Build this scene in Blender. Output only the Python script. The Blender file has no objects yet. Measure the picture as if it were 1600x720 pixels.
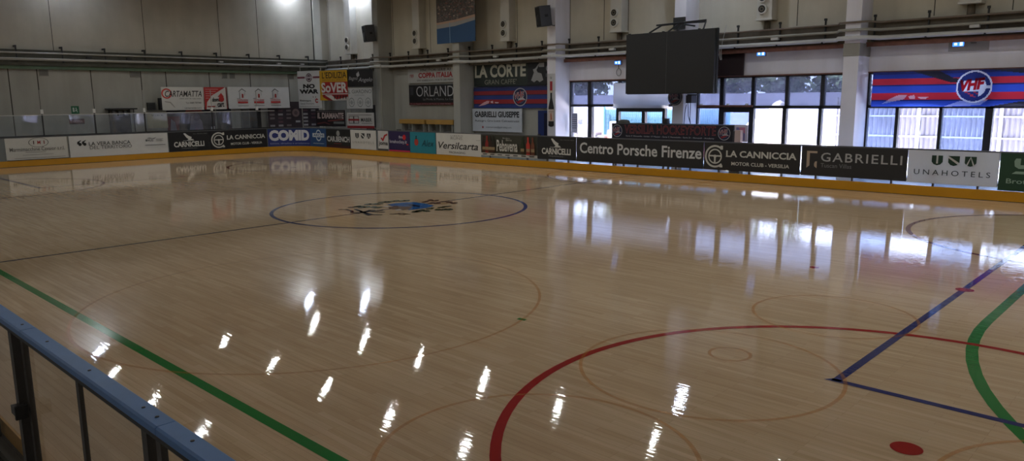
import bpy, bmesh, math, random
from mathutils import Vector, Matrix
random.seed(7)
PI = math.pi
sc = bpy.context.scene
COL = sc.collection

# ------------------------------------------------------------------ camera
F, PITCH, ROLL, YAW = 1182.46, 0.1719, -0.0094, 0.7606
CAM = Vector((14.4127, -11.1605, 2.5488))
fw = Vector((-math.sin(YAW)*math.cos(PITCH), math.cos(YAW)*math.cos(PITCH), -math.sin(PITCH)))
r0 = Vector((math.cos(YAW), math.sin(YAW), 0)); u0 = r0.cross(fw)
rt = math.cos(ROLL)*r0 + math.sin(ROLL)*u0
up = -math.sin(ROLL)*r0 + math.cos(ROLL)*u0
cam = bpy.data.cameras.new('camera'); cam_o = bpy.data.objects.new('camera', cam); COL.objects.link(cam_o)
M = Matrix((rt, up, -fw)).transposed().to_4x4(); M.translation = CAM
cam_o.matrix_world = M
cam.sensor_width = 36; cam.lens = F*36/1600; cam.clip_start = 0.05; cam.clip_end = 400
sc.camera = cam_o

def ray(x, y): return fw*F + rt*(x-800) - up*(y-360)
def at_z(x, y, Z=0):
    d = ray(x, y); return CAM + d*((Z-CAM.z)/d.z)
def at_y(x, y, Y):
    d = ray(x, y); return CAM + d*((Y-CAM.y)/d.y)
def at_x(x, y, X):
    d = ray(x, y); return CAM + d*((X-CAM.x)/d.x)
def at_pl(x, y, P, n):
    d = ray(x, y); return CAM + d*(((P-CAM).dot(n))/d.dot(n))
def proj(P):
    v = P-CAM; z = v.dot(fw); return 800+F*v.dot(rt)/z, 360-F*v.dot(up)/z

# --------------------------------------------------------------- materials
def lin(c):
    return tuple(((x/255)/12.92 if x/255 <= .04045 else ((x/255+.055)/1.055)**2.4) for x in c)
MATS = {}
def new_mat(name):
    m = bpy.data.materials.new(name); m.use_nodes = True; nt = m.node_tree
    for n in list(nt.nodes): nt.nodes.remove(n)
    return m, nt, nt.nodes, nt.links
def mat(c, rough=.6, metal=0, var=.06, scale=3., spec=.5, emit=0, bump=0, transl=0, name=None):
    """plain painted / plastic / metal surface with a slight procedural mottling"""
    key = (tuple(c), rough, metal, var, scale, spec, emit, bump, transl)
    if key in MATS: return MATS[key]
    m, nt, N, L = new_mat(name or 'paint_%d_%d_%d' % tuple(c[:3]))
    out = N.new('ShaderNodeOutputMaterial'); b = N.new('ShaderNodeBsdfPrincipled')
    col = lin(c)
    tc = N.new('ShaderNodeTexCoord'); no = N.new('ShaderNodeTexNoise'); no.inputs['Scale'].default_value = scale
    no.inputs['Detail'].default_value = 5
    L.new(tc.outputs['Object'], no.inputs['Vector'])
    cr = N.new('ShaderNodeValToRGB')
    cr.color_ramp.elements[0].position = .3; cr.color_ramp.elements[1].position = .7
    cr.color_ramp.elements[0].color = (*[x*(1-var) for x in col], 1)
    cr.color_ramp.elements[1].color = (*[min(1, x*(1+var)) for x in col], 1)
    L.new(no.outputs['Fac'], cr.inputs['Fac']); L.new(cr.outputs['Color'], b.inputs['Base Color'])
    b.inputs['Roughness'].default_value = rough; b.inputs['Metallic'].default_value = metal
    b.inputs['Specular IOR Level'].default_value = spec
    if emit:
        b.inputs['Emission Color'].default_value = (*col, 1); b.inputs['Emission Strength'].default_value = emit
    if bump:
        bp = N.new('ShaderNodeBump'); bp.inputs['Strength'].default_value = bump; bp.inputs['Distance'].default_value = .02
        L.new(no.outputs['Fac'], bp.inputs['Height']); L.new(bp.outputs['Normal'], b.inputs['Normal'])
    if transl:
        t = N.new('ShaderNodeBsdfTranslucent'); t.inputs['Color'].default_value = (*col, 1)
        mx = N.new('ShaderNodeMixShader'); mx.inputs[0].default_value = transl
        L.new(b.outputs[0], mx.inputs[1]); L.new(t.outputs[0], mx.inputs[2]); L.new(mx.outputs[0], out.inputs[0])
    else:
        L.new(b.outputs[0], out.inputs[0])
    MATS[key] = m
    return m

def floor_finish(N, L, b, tc):
    """the lacquer: low roughness and a faint ripple across the strips"""
    mp = N.new('ShaderNodeMapping'); mp.inputs['Scale'].default_value = (.8, 6, 1)
    n1 = N.new('ShaderNodeTexNoise'); n1.inputs['Scale'].default_value = 4.6; n1.inputs['Detail'].default_value = 2
    L.new(tc.outputs['Object'], mp.inputs['Vector']); L.new(mp.outputs[0], n1.inputs['Vector'])
    bp = N.new('ShaderNodeBump'); bp.inputs['Strength'].default_value = .13; bp.inputs['Distance'].default_value = .006
    L.new(n1.outputs['Fac'], bp.inputs['Height']); L.new(bp.outputs[0], b.inputs['Normal'])
    n2 = N.new('ShaderNodeTexNoise'); n2.inputs['Scale'].default_value = .55; n2.inputs['Detail'].default_value = 4
    L.new(tc.outputs['Object'], n2.inputs['Vector'])
    mr = N.new('ShaderNodeMapRange'); mr.inputs[1].default_value = .3; mr.inputs[2].default_value = .7
    mr.inputs[3].default_value = .015; mr.inputs[4].default_value = .05
    L.new(n2.outputs['Fac'], mr.inputs[0]); L.new(mr.outputs[0], b.inputs['Roughness'])
    b.inputs['IOR'].default_value = 1.47

def maple():
    m, nt, N, L = new_mat('maple_strip_floor')
    out = N.new('ShaderNodeOutputMaterial'); b = N.new('ShaderNodeBsdfPrincipled'); L.new(b.outputs[0], out.inputs[0])
    tc = N.new('ShaderNodeTexCoord')
    br = N.new('ShaderNodeTexBrick'); L.new(tc.outputs['Object'], br.inputs['Vector'])
    br.inputs['Scale'].default_value = 1; br.inputs['Brick Width'].default_value = .95; br.inputs['Row Height'].default_value = .062
    br.inputs['Mortar Size'].default_value = .0012; br.inputs['Mortar Smooth'].default_value = .3
    br.inputs['Color1'].default_value = (*lin((222, 195, 160)), 1); br.inputs['Color2'].default_value = (*lin((210, 181, 145)), 1)
    br.inputs['Mortar'].default_value = (*lin((176, 146, 114)), 1)
    br.offset = .37; br.offset_frequency = 3; br.squash = 1
    mp = N.new('ShaderNodeMapping'); mp.inputs['Scale'].default_value = (.35, 6, 1)
    no = N.new('ShaderNodeTexNoise'); no.inputs['Scale'].default_value = 3; no.inputs['Detail'].default_value = 6
    L.new(tc.outputs['Object'], mp.inputs['Vector']); L.new(mp.outputs[0], no.inputs['Vector'])
    cr = N.new('ShaderNodeValToRGB'); cr.color_ramp.elements[0].position = .3; cr.color_ramp.elements[1].position = .7
    cr.color_ramp.elements[0].color = (.86, .84, .81, 1); cr.color_ramp.elements[1].color = (1.04, 1.04, 1.04, 1)
    L.new(no.outputs['Fac'], cr.inputs['Fac'])
    mx = N.new('ShaderNodeMix'); mx.data_type = 'RGBA'; mx.blend_type = 'MULTIPLY'; mx.inputs[0].default_value = 1
    L.new(br.outputs['Color'], mx.inputs[6]); L.new(cr.outputs['Color'], mx.inputs[7])
    # large worn patches
    n3 = N.new('ShaderNodeTexNoise'); n3.inputs['Scale'].default_value = .3; n3.inputs['Detail'].default_value = 3
    L.new(tc.outputs['Object'], n3.inputs['Vector'])
    c3 = N.new('ShaderNodeValToRGB'); c3.color_ramp.elements[0].position = .35; c3.color_ramp.elements[1].position = .65
    c3.color_ramp.elements[0].color = (.93, .90, .87, 1); c3.color_ramp.elements[1].color = (1.03, 1.03, 1.03, 1)
    L.new(n3.outputs['Fac'], c3.inputs['Fac'])
    m2 = N.new('ShaderNodeMix'); m2.data_type = 'RGBA'; m2.blend_type = 'MULTIPLY'; m2.inputs[0].default_value = 1
    L.new(mx.outputs[2], m2.inputs[6]); L.new(c3.outputs['Color'], m2.inputs[7])
    L.new(m2.outputs[2], b.inputs['Base Color'])
    floor_finish(N, L, b, tc)
    return m
def floor_paint(c, alpha=1):
    m, nt, N, L = new_mat('floor_paint_%d_%d_%d' % tuple(c))
    out = N.new('ShaderNodeOutputMaterial'); b = N.new('ShaderNodeBsdfPrincipled'); L.new(b.outputs[0], out.inputs[0])
    tc = N.new('ShaderNodeTexCoord'); b.inputs['Base Color'].default_value = (*lin(c), 1)
    floor_finish(N, L, b, tc)
    if alpha < 1:
        t = N.new('ShaderNodeBsdfTransparent'); mx = N.new('ShaderNodeMixShader'); mx.inputs[0].default_value = alpha
        L.new(t.outputs[0], mx.inputs[1]); L.new(b.outputs[0], mx.inputs[2]); L.new(mx.outputs[0], out.inputs[0])
    return m
def glass(tint=(235, 240, 245), haze=.04, hazecol=(200, 205, 210), gloss=1., name='glass', film=False):
    m, nt, N, L = new_mat(name)
    out = N.new('ShaderNodeOutputMaterial')
    t = N.new('ShaderNodeBsdfTransparent'); t.inputs['Color'].default_value = (*lin(tint), 1)
    g = N.new('ShaderNodeBsdfGlossy'); g.inputs['Roughness'].default_value = .03
    d = N.new('ShaderNodeBsdfTranslucent' if film else 'ShaderNodeBsdfDiffuse'); d.inputs['Color'].default_value = (*lin(hazecol), 1)
    lw = N.new('ShaderNodeLayerWeight'); lw.inputs['Blend'].default_value = .5     # facing is the same from both sides
    pw = N.new('ShaderNodeMath'); pw.operation = 'POWER'; pw.inputs[1].default_value = 5; L.new(lw.outputs['Facing'], pw.inputs[0])
    fr = N.new('ShaderNodeMath'); fr.operation = 'MULTIPLY_ADD'; fr.inputs[1].default_value = .96; fr.inputs[2].default_value = .04; L.new(pw.outputs[0], fr.inputs[0])
    mu = N.new('ShaderNodeMath'); mu.operation = 'MULTIPLY'; mu.inputs[1].default_value = gloss; L.new(fr.outputs[0], mu.inputs[0])
    tc = N.new('ShaderNodeTexCoord'); no = N.new('ShaderNodeTexNoise'); no.inputs['Scale'].default_value = 1.7; no.inputs['Detail'].default_value = 6
    L.new(tc.outputs['Object'], no.inputs['Vector'])
    mh = N.new('ShaderNodeMapRange'); mh.inputs[1].default_value = .3; mh.inputs[2].default_value = .7; mh.inputs[3].default_value = haze*.5; mh.inputs[4].default_value = haze*1.5
    L.new(no.outputs['Fac'], mh.inputs[0])
    m1 = N.new('ShaderNodeMixShader'); L.new(mh.outputs[0], m1.inputs[0]); L.new(t.outputs[0], m1.inputs[1]); L.new(d.outputs[0], m1.inputs[2])
    m2 = N.new('ShaderNodeMixShader'); L.new(mu.outputs[0], m2.inputs[0]); L.new(m1.outputs[0], m2.inputs[1]); L.new(g.outputs[0], m2.inputs[2])
    L.new(m2.outputs[0], out.inputs[0])
    return m
def concrete_wall(c, name, var=.07, streak=.09):
    """painted precast concrete: blotches and vertical rain streaks of dirt"""
    m, nt, N, L = new_mat(name)
    out = N.new('ShaderNodeOutputMaterial'); b = N.new('ShaderNodeBsdfPrincipled'); L.new(b.outputs[0], out.inputs[0])
    tc = N.new('ShaderNodeTexCoord'); col = lin(c)
    n1 = N.new('ShaderNodeTexNoise'); n1.inputs['Scale'].default_value = .9; n1.inputs['Detail'].default_value = 6
    L.new(tc.outputs['Object'], n1.inputs['Vector'])
    c1 = N.new('ShaderNodeValToRGB'); c1.color_ramp.elements[0].position = .3; c1.color_ramp.elements[1].position = .72
    c1.color_ramp.elements[0].color = (*[x*(1-var) for x in col], 1); c1.color_ramp.elements[1].color = (*[x*(1+var) for x in col], 1)
    L.new(n1.outputs['Fac'], c1.inputs['Fac'])
    mp = N.new('ShaderNodeMapping'); mp.inputs['Scale'].default_value = (.9, .9, .10); L.new(tc.outputs['Object'], mp.inputs['Vector'])
    n2 = N.new('ShaderNodeTexNoise'); n2.inputs['Scale'].default_value = 2.2; n2.inputs['Detail'].default_value = 5; L.new(mp.outputs[0], n2.inputs['Vector'])
    c2 = N.new('ShaderNodeValToRGB'); c2.color_ramp.elements[0].position = .35; c2.color_ramp.elements[1].position = .6
    c2.color_ramp.elements[0].color = (1-streak, 1-streak*1.05, 1-streak*1.2, 1); c2.color_ramp.elements[1].color = (1, 1, 1, 1)
    L.new(n2.outputs['Fac'], c2.inputs['Fac'])
    mx = N.new('ShaderNodeMix'); mx.data_type = 'RGBA'; mx.blend_type = 'MULTIPLY'; mx.inputs[0].default_value = 1
    L.new(c1.outputs[0], mx.inputs[6]); L.new(c2.outputs[0], mx.inputs[7]); L.new(mx.outputs[2], b.inputs['Base Color'])
    b.inputs['Roughness'].default_value = .85
    return m

# ------------------------------------------------------------ mesh builder
class MB:
    def __init__(s): s.v = []; s.f = []; s.m = []; s.mats = []
    def mi(s, m):
        if m not in s.mats: s.mats.append(m)
        return s.mats.index(m)
    def face(s, pts, m):
        i = len(s.v); s.v += [tuple(p) for p in pts]; s.f.append(tuple(range(i, i+len(pts)))); s.m.append(s.mi(m))
    def box(s, a, b, m, rz=0, piv=None):
        x0, y0, z0 = a; x1, y1, z1 = b
        c = [(x0, y0, z0), (x1, y0, z0), (x1, y1, z0), (x0, y1, z0), (x0, y0, z1), (x1, y0, z1), (x1, y1, z1), (x0, y1, z1)]
        if rz:
            px, py = piv or ((x0+x1)/2, (y0+y1)/2); cs, sn = math.cos(rz), math.sin(rz)
            c = [(px+(x-px)*cs-(y-py)*sn, py+(x-px)*sn+(y-py)*cs, z) for x, y, z in c]
        i = len(s.v); s.v += c; k = s.mi(m)
        for q in ((0, 3, 2, 1), (4, 5, 6, 7), (0, 1, 5, 4), (1, 2, 6, 5), (2, 3, 7, 6), (3, 0, 4, 7)):
            s.f.append(tuple(i+j for j in q)); s.m.append(k)
    def tube(s, pts, r, m, n=10, cap=True):
        pts = [Vector(p) for p in pts]; rr = r if isinstance(r, (list, tuple)) else [r]*len(pts)
        k = s.mi(m); i0 = len(s.v); prev = None
        for j, p in enumerate(pts):
            t = (pts[min(j+1, len(pts)-1)]-pts[max(j-1, 0)]).normalized()
            a = t.orthogonal() if prev is None else (prev-t*prev.dot(t))
            if a.length < 1e-6: a = t.orthogonal()
            a.normalize(); prev = a; b = t.cross(a)
            for q in range(n):
                an = 2*PI*q/n; s.v.append(tuple(p+(a*math.cos(an)+b*math.sin(an))*rr[j]))
        for j in range(len(pts)-1):
            for q in range(n):
                a = i0+j*n+q; b = i0+j*n+(q+1) % n; s.f.append((a, b, b+n, a+n)); s.m.append(k)
        if cap:
            s.f.append(tuple(i0+q for q in range(n))[::-1]); s.m.append(k)
            s.f.append(tuple(i0+(len(pts)-1)*n+q for q in range(n))); s.m.append(k)
    def prism(s, pts, off, m):
        """closed outline (3D points) pushed along vector off"""
        pts = [Vector(p) for p in pts]; off = Vector(off); n = len(pts); i = len(s.v); k = s.mi(m)
        s.v += [tuple(p) for p in pts] + [tuple(p+off) for p in pts]
        s.f.append(tuple(range(i, i+n))); s.m.append(k); s.f.append(tuple(range(i+2*n-1, i+n-1, -1))); s.m.append(k)
        for j in range(n):
            a = i+j; b = i+(j+1) % n; s.f.append((a, b, b+n, a+n)); s.m.append(k)
    def lathe(s, prof, c, m, n=24, axis='z'):
        k = s.mi(m); i0 = len(s.v)
        for r, h in prof:
            for q in range(n):
                a = 2*PI*q/n
                o = (r*math.cos(a), r*math.sin(a), h) if axis == 'z' else (r*math.cos(a), h, r*math.sin(a))
                s.v.append((c[0]+o[0], c[1]+o[1], c[2]+o[2]))
        for j in range(len(prof)-1):
            for q in range(n):
                a = i0+j*n+q; b = i0+j*n+(q+1) % n; s.f.append((a, b, b+n, a+n)); s.m.append(k)
    def build(s, name, parent=None, smooth=False, bevel=0):
        me = bpy.data.meshes.new(name); me.from_pydata(s.v, [], s.f)
        for m in s.mats: me.materials.append(m)
        me.polygons.foreach_set('material_index', s.m)
        if smooth: me.polygons.foreach_set('use_smooth', [True]*len(s.f))
        me.update(); o = bpy.data.objects.new(name, me); COL.objects.link(o)
        if parent is not None:
            o.parent = parent; o.matrix_parent_inverse = Matrix.Translation(-Vector(parent.location))
        if bevel:
            b = o.modifiers.new('bevel', 'BEVEL'); b.width = bevel; b.segments = 2; b.limit_method = 'ANGLE'
        return o
def tag(o, label=None, cat=None, group=None, kind=None):
    if label: o['label'] = label
    if cat: o['category'] = cat
    if group: o['group'] = group
    if kind: o['kind'] = kind
    return o
def thing(name, loc, label, cat, group=None):
    o = bpy.data.objects.new(name, None); COL.objects.link(o); o.location = loc; o.empty_display_size = .1
    return tag(o, label, cat, group)
def copy_tree(o, loc, label=None):
    c = o.copy(); COL.objects.link(c)
    d = Vector(loc)-Vector(o.location); c.location = loc
    if label: c['label'] = label
    for ch in list(o.children):
        q = ch.copy(); COL.objects.link(q); q.parent = c; q.matrix_parent_inverse = ch.matrix_parent_inverse.copy()
        for g in list(ch.children):
            w = g.copy(); COL.objects.link(w); w.parent = q; w.matrix_parent_inverse = g.matrix_parent_inverse.copy()
    return c
bpy.context.view_layer.update()

# ------------------------------------------------------------- palette
WALL_UP = concrete_wall((176, 169, 152), 'upper_wall_concrete', .08, .06)
WALL_LOW = concrete_wall((167, 165, 156), 'lower_wall_concrete', .05, .10)
WALL_WHITE = concrete_wall((226, 223, 228), 'white_wall_paint', .04, .08)
BEAM = concrete_wall((98, 88, 74), 'shaded_dirty_beam', .2, .35)  # recess shade behind the pipes put into the dark tone, plus dirt streaks
RUST = mat((112, 72, 58), .8, var=.25, scale=6, name='rusty_steel')
PIPE = mat((150, 146, 134), .5, var=.1, name='painted_pipe')
PIPE_L = mat((188, 186, 180), .45, var=.08, name='pale_pipe')
DARK = mat((34, 33, 33), .6, name='dark_metal')
BLACKF = mat((24, 25, 30), .45, name='window_frame_paint')
STEEL = mat((74, 70, 66), .5, .3, .12, name='dark_galvanised_steel')
YEL = mat((196, 140, 14), .4, var=.04, name='yellow_kickplate')
WHITE = mat((215, 215, 212), .5, var=.03, name='white_paint')
JOINT = mat((58, 54, 48), .9, name='panel_joint')
FLOORC = mat((206, 204, 200), .26, var=.08, scale=1.2, name='sealed_grey_floor')

# ------------------------------------------------------------- room shell
XE, YW = -23.3, 13.6          # end wall and window wall
YB, XR, HC = -15.0, 25.0, 9.6
def struct(mb, name, **k): return tag(mb.build(name, **k), kind='structure')
m = MB(); m.box((-21.5, -10.12, -.12), (21.5, 10.2, 0), maple()); floor = struct(m, 'floor')
m = MB()
m.box((XE-.2, YB-.2, -.16), (-21.5, YW+.1, -.02), FLOORC); m.box((21.5, YB-.2, -.16), (XR+.2, YW+.1, -.02), FLOORC)
m.box((-21.5, YB-.2, -.16), (21.5, -10.12, -.02), FLOORC); m.box((-21.5, 10.2, -.16), (21.5, YW+.1, -.02), FLOORC)
struct(m, 'floor')
m = MB(); m.box((XE-.3, YB-.3, HC), (XR+.3, YW+.6, HC+.2), mat((150, 145, 135), .9, name='ceiling_paint')); struct(m, 'ceiling')
m = MB(); m.box((XE-.3, YB-.3, -.16), (XR+.3, YB, HC), WALL_UP); struct(m, 'wall_near')
m = MB(); m.box((XR, YB, -.16), (XR+.3, YW+.6, HC), WALL_UP); struct(m, 'wall_right')
# end wall
m = MB()
m.box((XE-.3, YB, -.16), (XE, YW+.6, 4.1), WALL_LOW); m.box((XE-.3, YB, 4.1), (XE, YW+.6, HC), WALL_UP)
for y in (-7.5, -3.9, -.36, 3.52, 7.2, 9.3):
    m.box((XE, y-.012, 4.8), (XE+.004, y+.012, HC), JOINT)
for y in (-7.5, -5.4, -3.3, -2.17, -1.1, 1.03, 3.2, 4.36, 6.51, 8.71, 10.94):
    m.box((XE, y-.02, .0), (XE+.004, y+.02, 4.05), JOINT)
struct(m, 'wall_left')
m = MB(); m.box((XE, 12.62, -.02), (XE+.12, 13.05, HC), mat((196, 192, 178), .7, name='pilaster_paint')); m.box((XE, 12.57, -.02), (XE+.03, 12.62, HC), JOINT)
struct(m, 'wall_left_pilaster')
# window wall
BAYS = [(-5.78, -.32), (.13, 5.58), (6.03, 11.46), (11.9, 17.3), (17.8, 23.2)]
ZT = 3.24
m = MB()
m.box((XE, YW, -.16), (BAYS[0][0], YW+.3, 4.1), WALL_LOW)
m.box((BAYS[0][0], YW, ZT), (XR, YW+.3, 4.1), WALL_WHITE)
m.box((XE, YW, 4.1), (XR, YW+.3, HC), concrete_wall((198, 191, 173), 'lit_upper_concrete', .08, .07))  # brighter copy of the upper wall concrete: stronger light put into its colour
for i in range(len(BAYS)-1): m.box((BAYS[i][1], YW, -.16), (BAYS[i+1][0], YW+.3, ZT), WALL_WHITE)
m.box((BAYS[-1][1], YW, -.16), (XR, YW+.3, ZT), WALL_WHITE)
for x in (-23.2, -17.4, -14.5, -8.72, -5.76, -2.9, -4.05, 3.7, 7.73, 9.66):
    m.box((x-.012, YW-.004, 4.8), (x+.012, YW, HC), JOINT)
struct(m, 'wall_far')
# ledge beams behind the pipes
m = MB(); m.box((XE, 13.3, 4.08), (XR, YW, 4.72), BEAM); m.box((BAYS[0][0], 13.22, 4.0), (XR, 13.3, 4.13), RUST); struct(m, 'beam_far')
m = MB(); m.box((XE, YB, 4.14), (XE+.28, 13.3, 4.8), mat((74, 73, 62), .85, var=.2, name='shaded_ledge_grey'))  # dark band: shade of the pipe recess put into the ledge colour
m.box((XE, YB, 4.0), (XE+.2, 13.3, 4.14), mat((92, 112, 92), .85, var=.15, name='green_ledge')); struct(m, 'beam_left')
# columns
COLX = [-17.5, -11.5, -5.78, .13, 6.03, 11.9, 17.8]
for x in COLX:
    m = MB(); m.box((x-.45, 12.7, -.02), (x, YW, HC), WALL_WHITE if x > -6 else WALL_LOW)
    m.box((x-.47, 12.68, 3.72), (x+.02, YW, 4.1), BEAM if x < -20 else concrete_wall((150, 146, 138), 'column_band', .1, .15)) if x > 0 and x < 6.5 else None
    struct(m, 'column', bevel=.012)

# --------------------------------------------------------------- pipes
def wall_pipe(z, r, yw, yc, m, jog=True, name='wall_pipe', label='', x0=XE+.3, x1=XR-.2):
    pts = [(x0, yw, z)]
    for x in COLX:
        if jog and x0 < x < x1:
            pts += [(x-.85, yw, z), (x-.6, yc, z), (x+.15, yc, z), (x+.4, yw, z)]
    pts.append((x1, yw, z))
    t = thing(name, (x0, yw, z), label, 'pipe', 'pipes along the window wall')
    mb = MB(); mb.tube(pts, r, m, 10); mb.build('tube', t, smooth=True)
    return t
t1 = wall_pipe(4.24, .065, 13.12, 12.58, PIPE_L, label='thick pale pipe along the window wall, lowest of the run and jogging round columns')
t2 = wall_pipe(4.475, .045, 13.16, 12.62, PIPE, label='thinner grey pipe on the window wall, second above the thick pale one')
t3 = wall_pipe(4.70, .03, 13.2, 12.64, mat((116, 102, 88), .7, var=.2), label='thin brownish conduit on the window wall, topmost of the run')
m = MB()
for x in [-21.7+1.47*k for k in range(30)]:
    b = MB(); b.box((x-.02, 13.04, 4.16), (x+.02, 13.3, 4.2), DARK); b.box((x-.02, 13.24, 4.2), (x+.02, 13.3, 4.86), DARK); b.box((x-.035, 13.22, 4.86), (x+.035, 13.3, 4.93), DARK)
    b.build('bracket', t1)
for x in (-13.4, -9.6, -3.3, 3.2, 8.9):
    b = MB(); b.box((x-.12, 13.07, 4.36), (x+.12, 13.2, 4.44), PIPE_L); b.build('junction_box', t2)
def end_pipe(z, r, X, m, label):
    t = thing('wall_pipe', (X, -12, z), label, 'pipe', 'pipes along the end wall')
    mb = MB(); mb.tube([(X, -14, z), (X, 13.1, z)], r, m, 10); mb.build('tube', t, smooth=True); return t
e1 = end_pipe(4.40, .055, -22.9, PIPE, 'grey pipe on the end wall, lower thick one just over the green ledge')
e2 = end_pipe(4.66, .035, -22.92, PIPE, 'thin grey pipe on the end wall, upper one along the dark ledge')
for y in [-3.6+1.74*k for k in range(10)]:
    b = MB(); b.box((-23.02, y-.02, 4.3), (-22.84, y+.02, 4.34), DARK); b.box((-23.06, y-.025, 4.3), (-23.0, y+.025, 4.92), DARK); b.box((-23.3, y-.03, 4.9), (-23.0, y+.03, 4.97), DARK)
    b.build('bracket', e1)
for y in (.9, 2.6, 7.0, 10.2, 11.6):
    b = MB(); b.box((-23.0, y-.1, 4.49), (-22.86, y+.1, 4.56), PIPE_L if y > 5 else DARK); b.build('junction_box', e2)

# --------------------------------------------------------------- ducts
WDUCT = mat((196, 192, 180), .55, var=.05, name='duct_sheet')
where = {-21.1: 'in the far corner beside the yellow banner', -15.35: 'left of the hanging town poster', -9.33: 'between the town poster and the column loudspeaker',
         -3.45: 'just left above the black scoreboard', 2.5: 'above right of the black scoreboard', 8.45: 'high above the striped flag'}
for x in where:
    t = thing('air_duct', (x+.25, 13.4, 5.0), 'white vertical air duct with round nozzles ' + where[x], 'air duct', 'wall air ducts')
    zb = 5.02
    m = MB(); m.box((x, 13.18, zb+.06), (x+.52, YW, HC), WDUCT); m.box((x-.03, 13.14, zb), (x+.56, YW, zb+.06), WDUCT); m.build('body', t, bevel=.01)
    m = MB(); m.tube([(x+.25, 13.45, zb), (x+.25, 13.45, 4.72)], .1, BEAM, 12); m.build('outlet_pipe', t)
    for z in (5.38, 5.75):
        m = MB(); m.lathe([(.0, -.0), (.10, .0), (.115, -.05), (.165, -.07), (.17, -.03), (.17, .02)], (x+.2, 13.17, z), WDUCT, 24, 'y')
        n = m.build('nozzle', t, smooth=True)
        m = MB(); m.lathe([(.0, -.052), (.125, -.052), (.13, -.03)], (x+.2, 13.17, z), mat((30, 28, 24), .7), 24, 'y')
        m.lathe([(.05, -.06), (.06, -.066), (.07, -.06)], (x+.2, 13.17, z), mat((120, 110, 90), .5), 24, 'y')
        q = m.build('grille', n); q.matrix_parent_inverse = Matrix.Translation(-Vector(t.location))
        q.parent = n; q.matrix_parent_inverse = Matrix.Identity(4)

# --------------------------------------------------------------- lettering
_tc = {}
def text_mesh(s, bold, shear, sp=1.):
    k = (s, bold, shear, sp)
    if k in _tc: return _tc[k]
    cu = bpy.data.curves.new('t', 'FONT'); cu.body = s; cu.size = 1; cu.offset = bold; cu.shear = shear; cu.space_character = sp
    cu.resolution_u = 3; cu.fill_mode = 'FRONT'
    o = bpy.data.objects.new('t', cu); COL.objects.link(o)
    dg = bpy.context.evaluated_depsgraph_get(); me = bpy.data.meshes.new_from_object(o.evaluated_get(dg))
    vs = [(v.co.x, v.co.y) for v in me.vertices]; fs = [tuple(p.vertices) for p in me.polygons]
    bpy.data.objects.remove(o); bpy.data.curves.remove(cu); bpy.data.meshes.remove(me)
    if not vs: vs = [(0, 0)]
    x0 = min(v[0] for v in vs); x1 = max(v[0] for v in vs); y0 = min(v[1] for v in vs); y1 = max(v[1] for v in vs)
    vs = [((x-x0)/max(1e-6, x1-x0), (y-y0)/max(1e-6, y1-y0)) for x, y in vs]
    _tc[k] = (vs, fs); return _tc[k]

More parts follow.
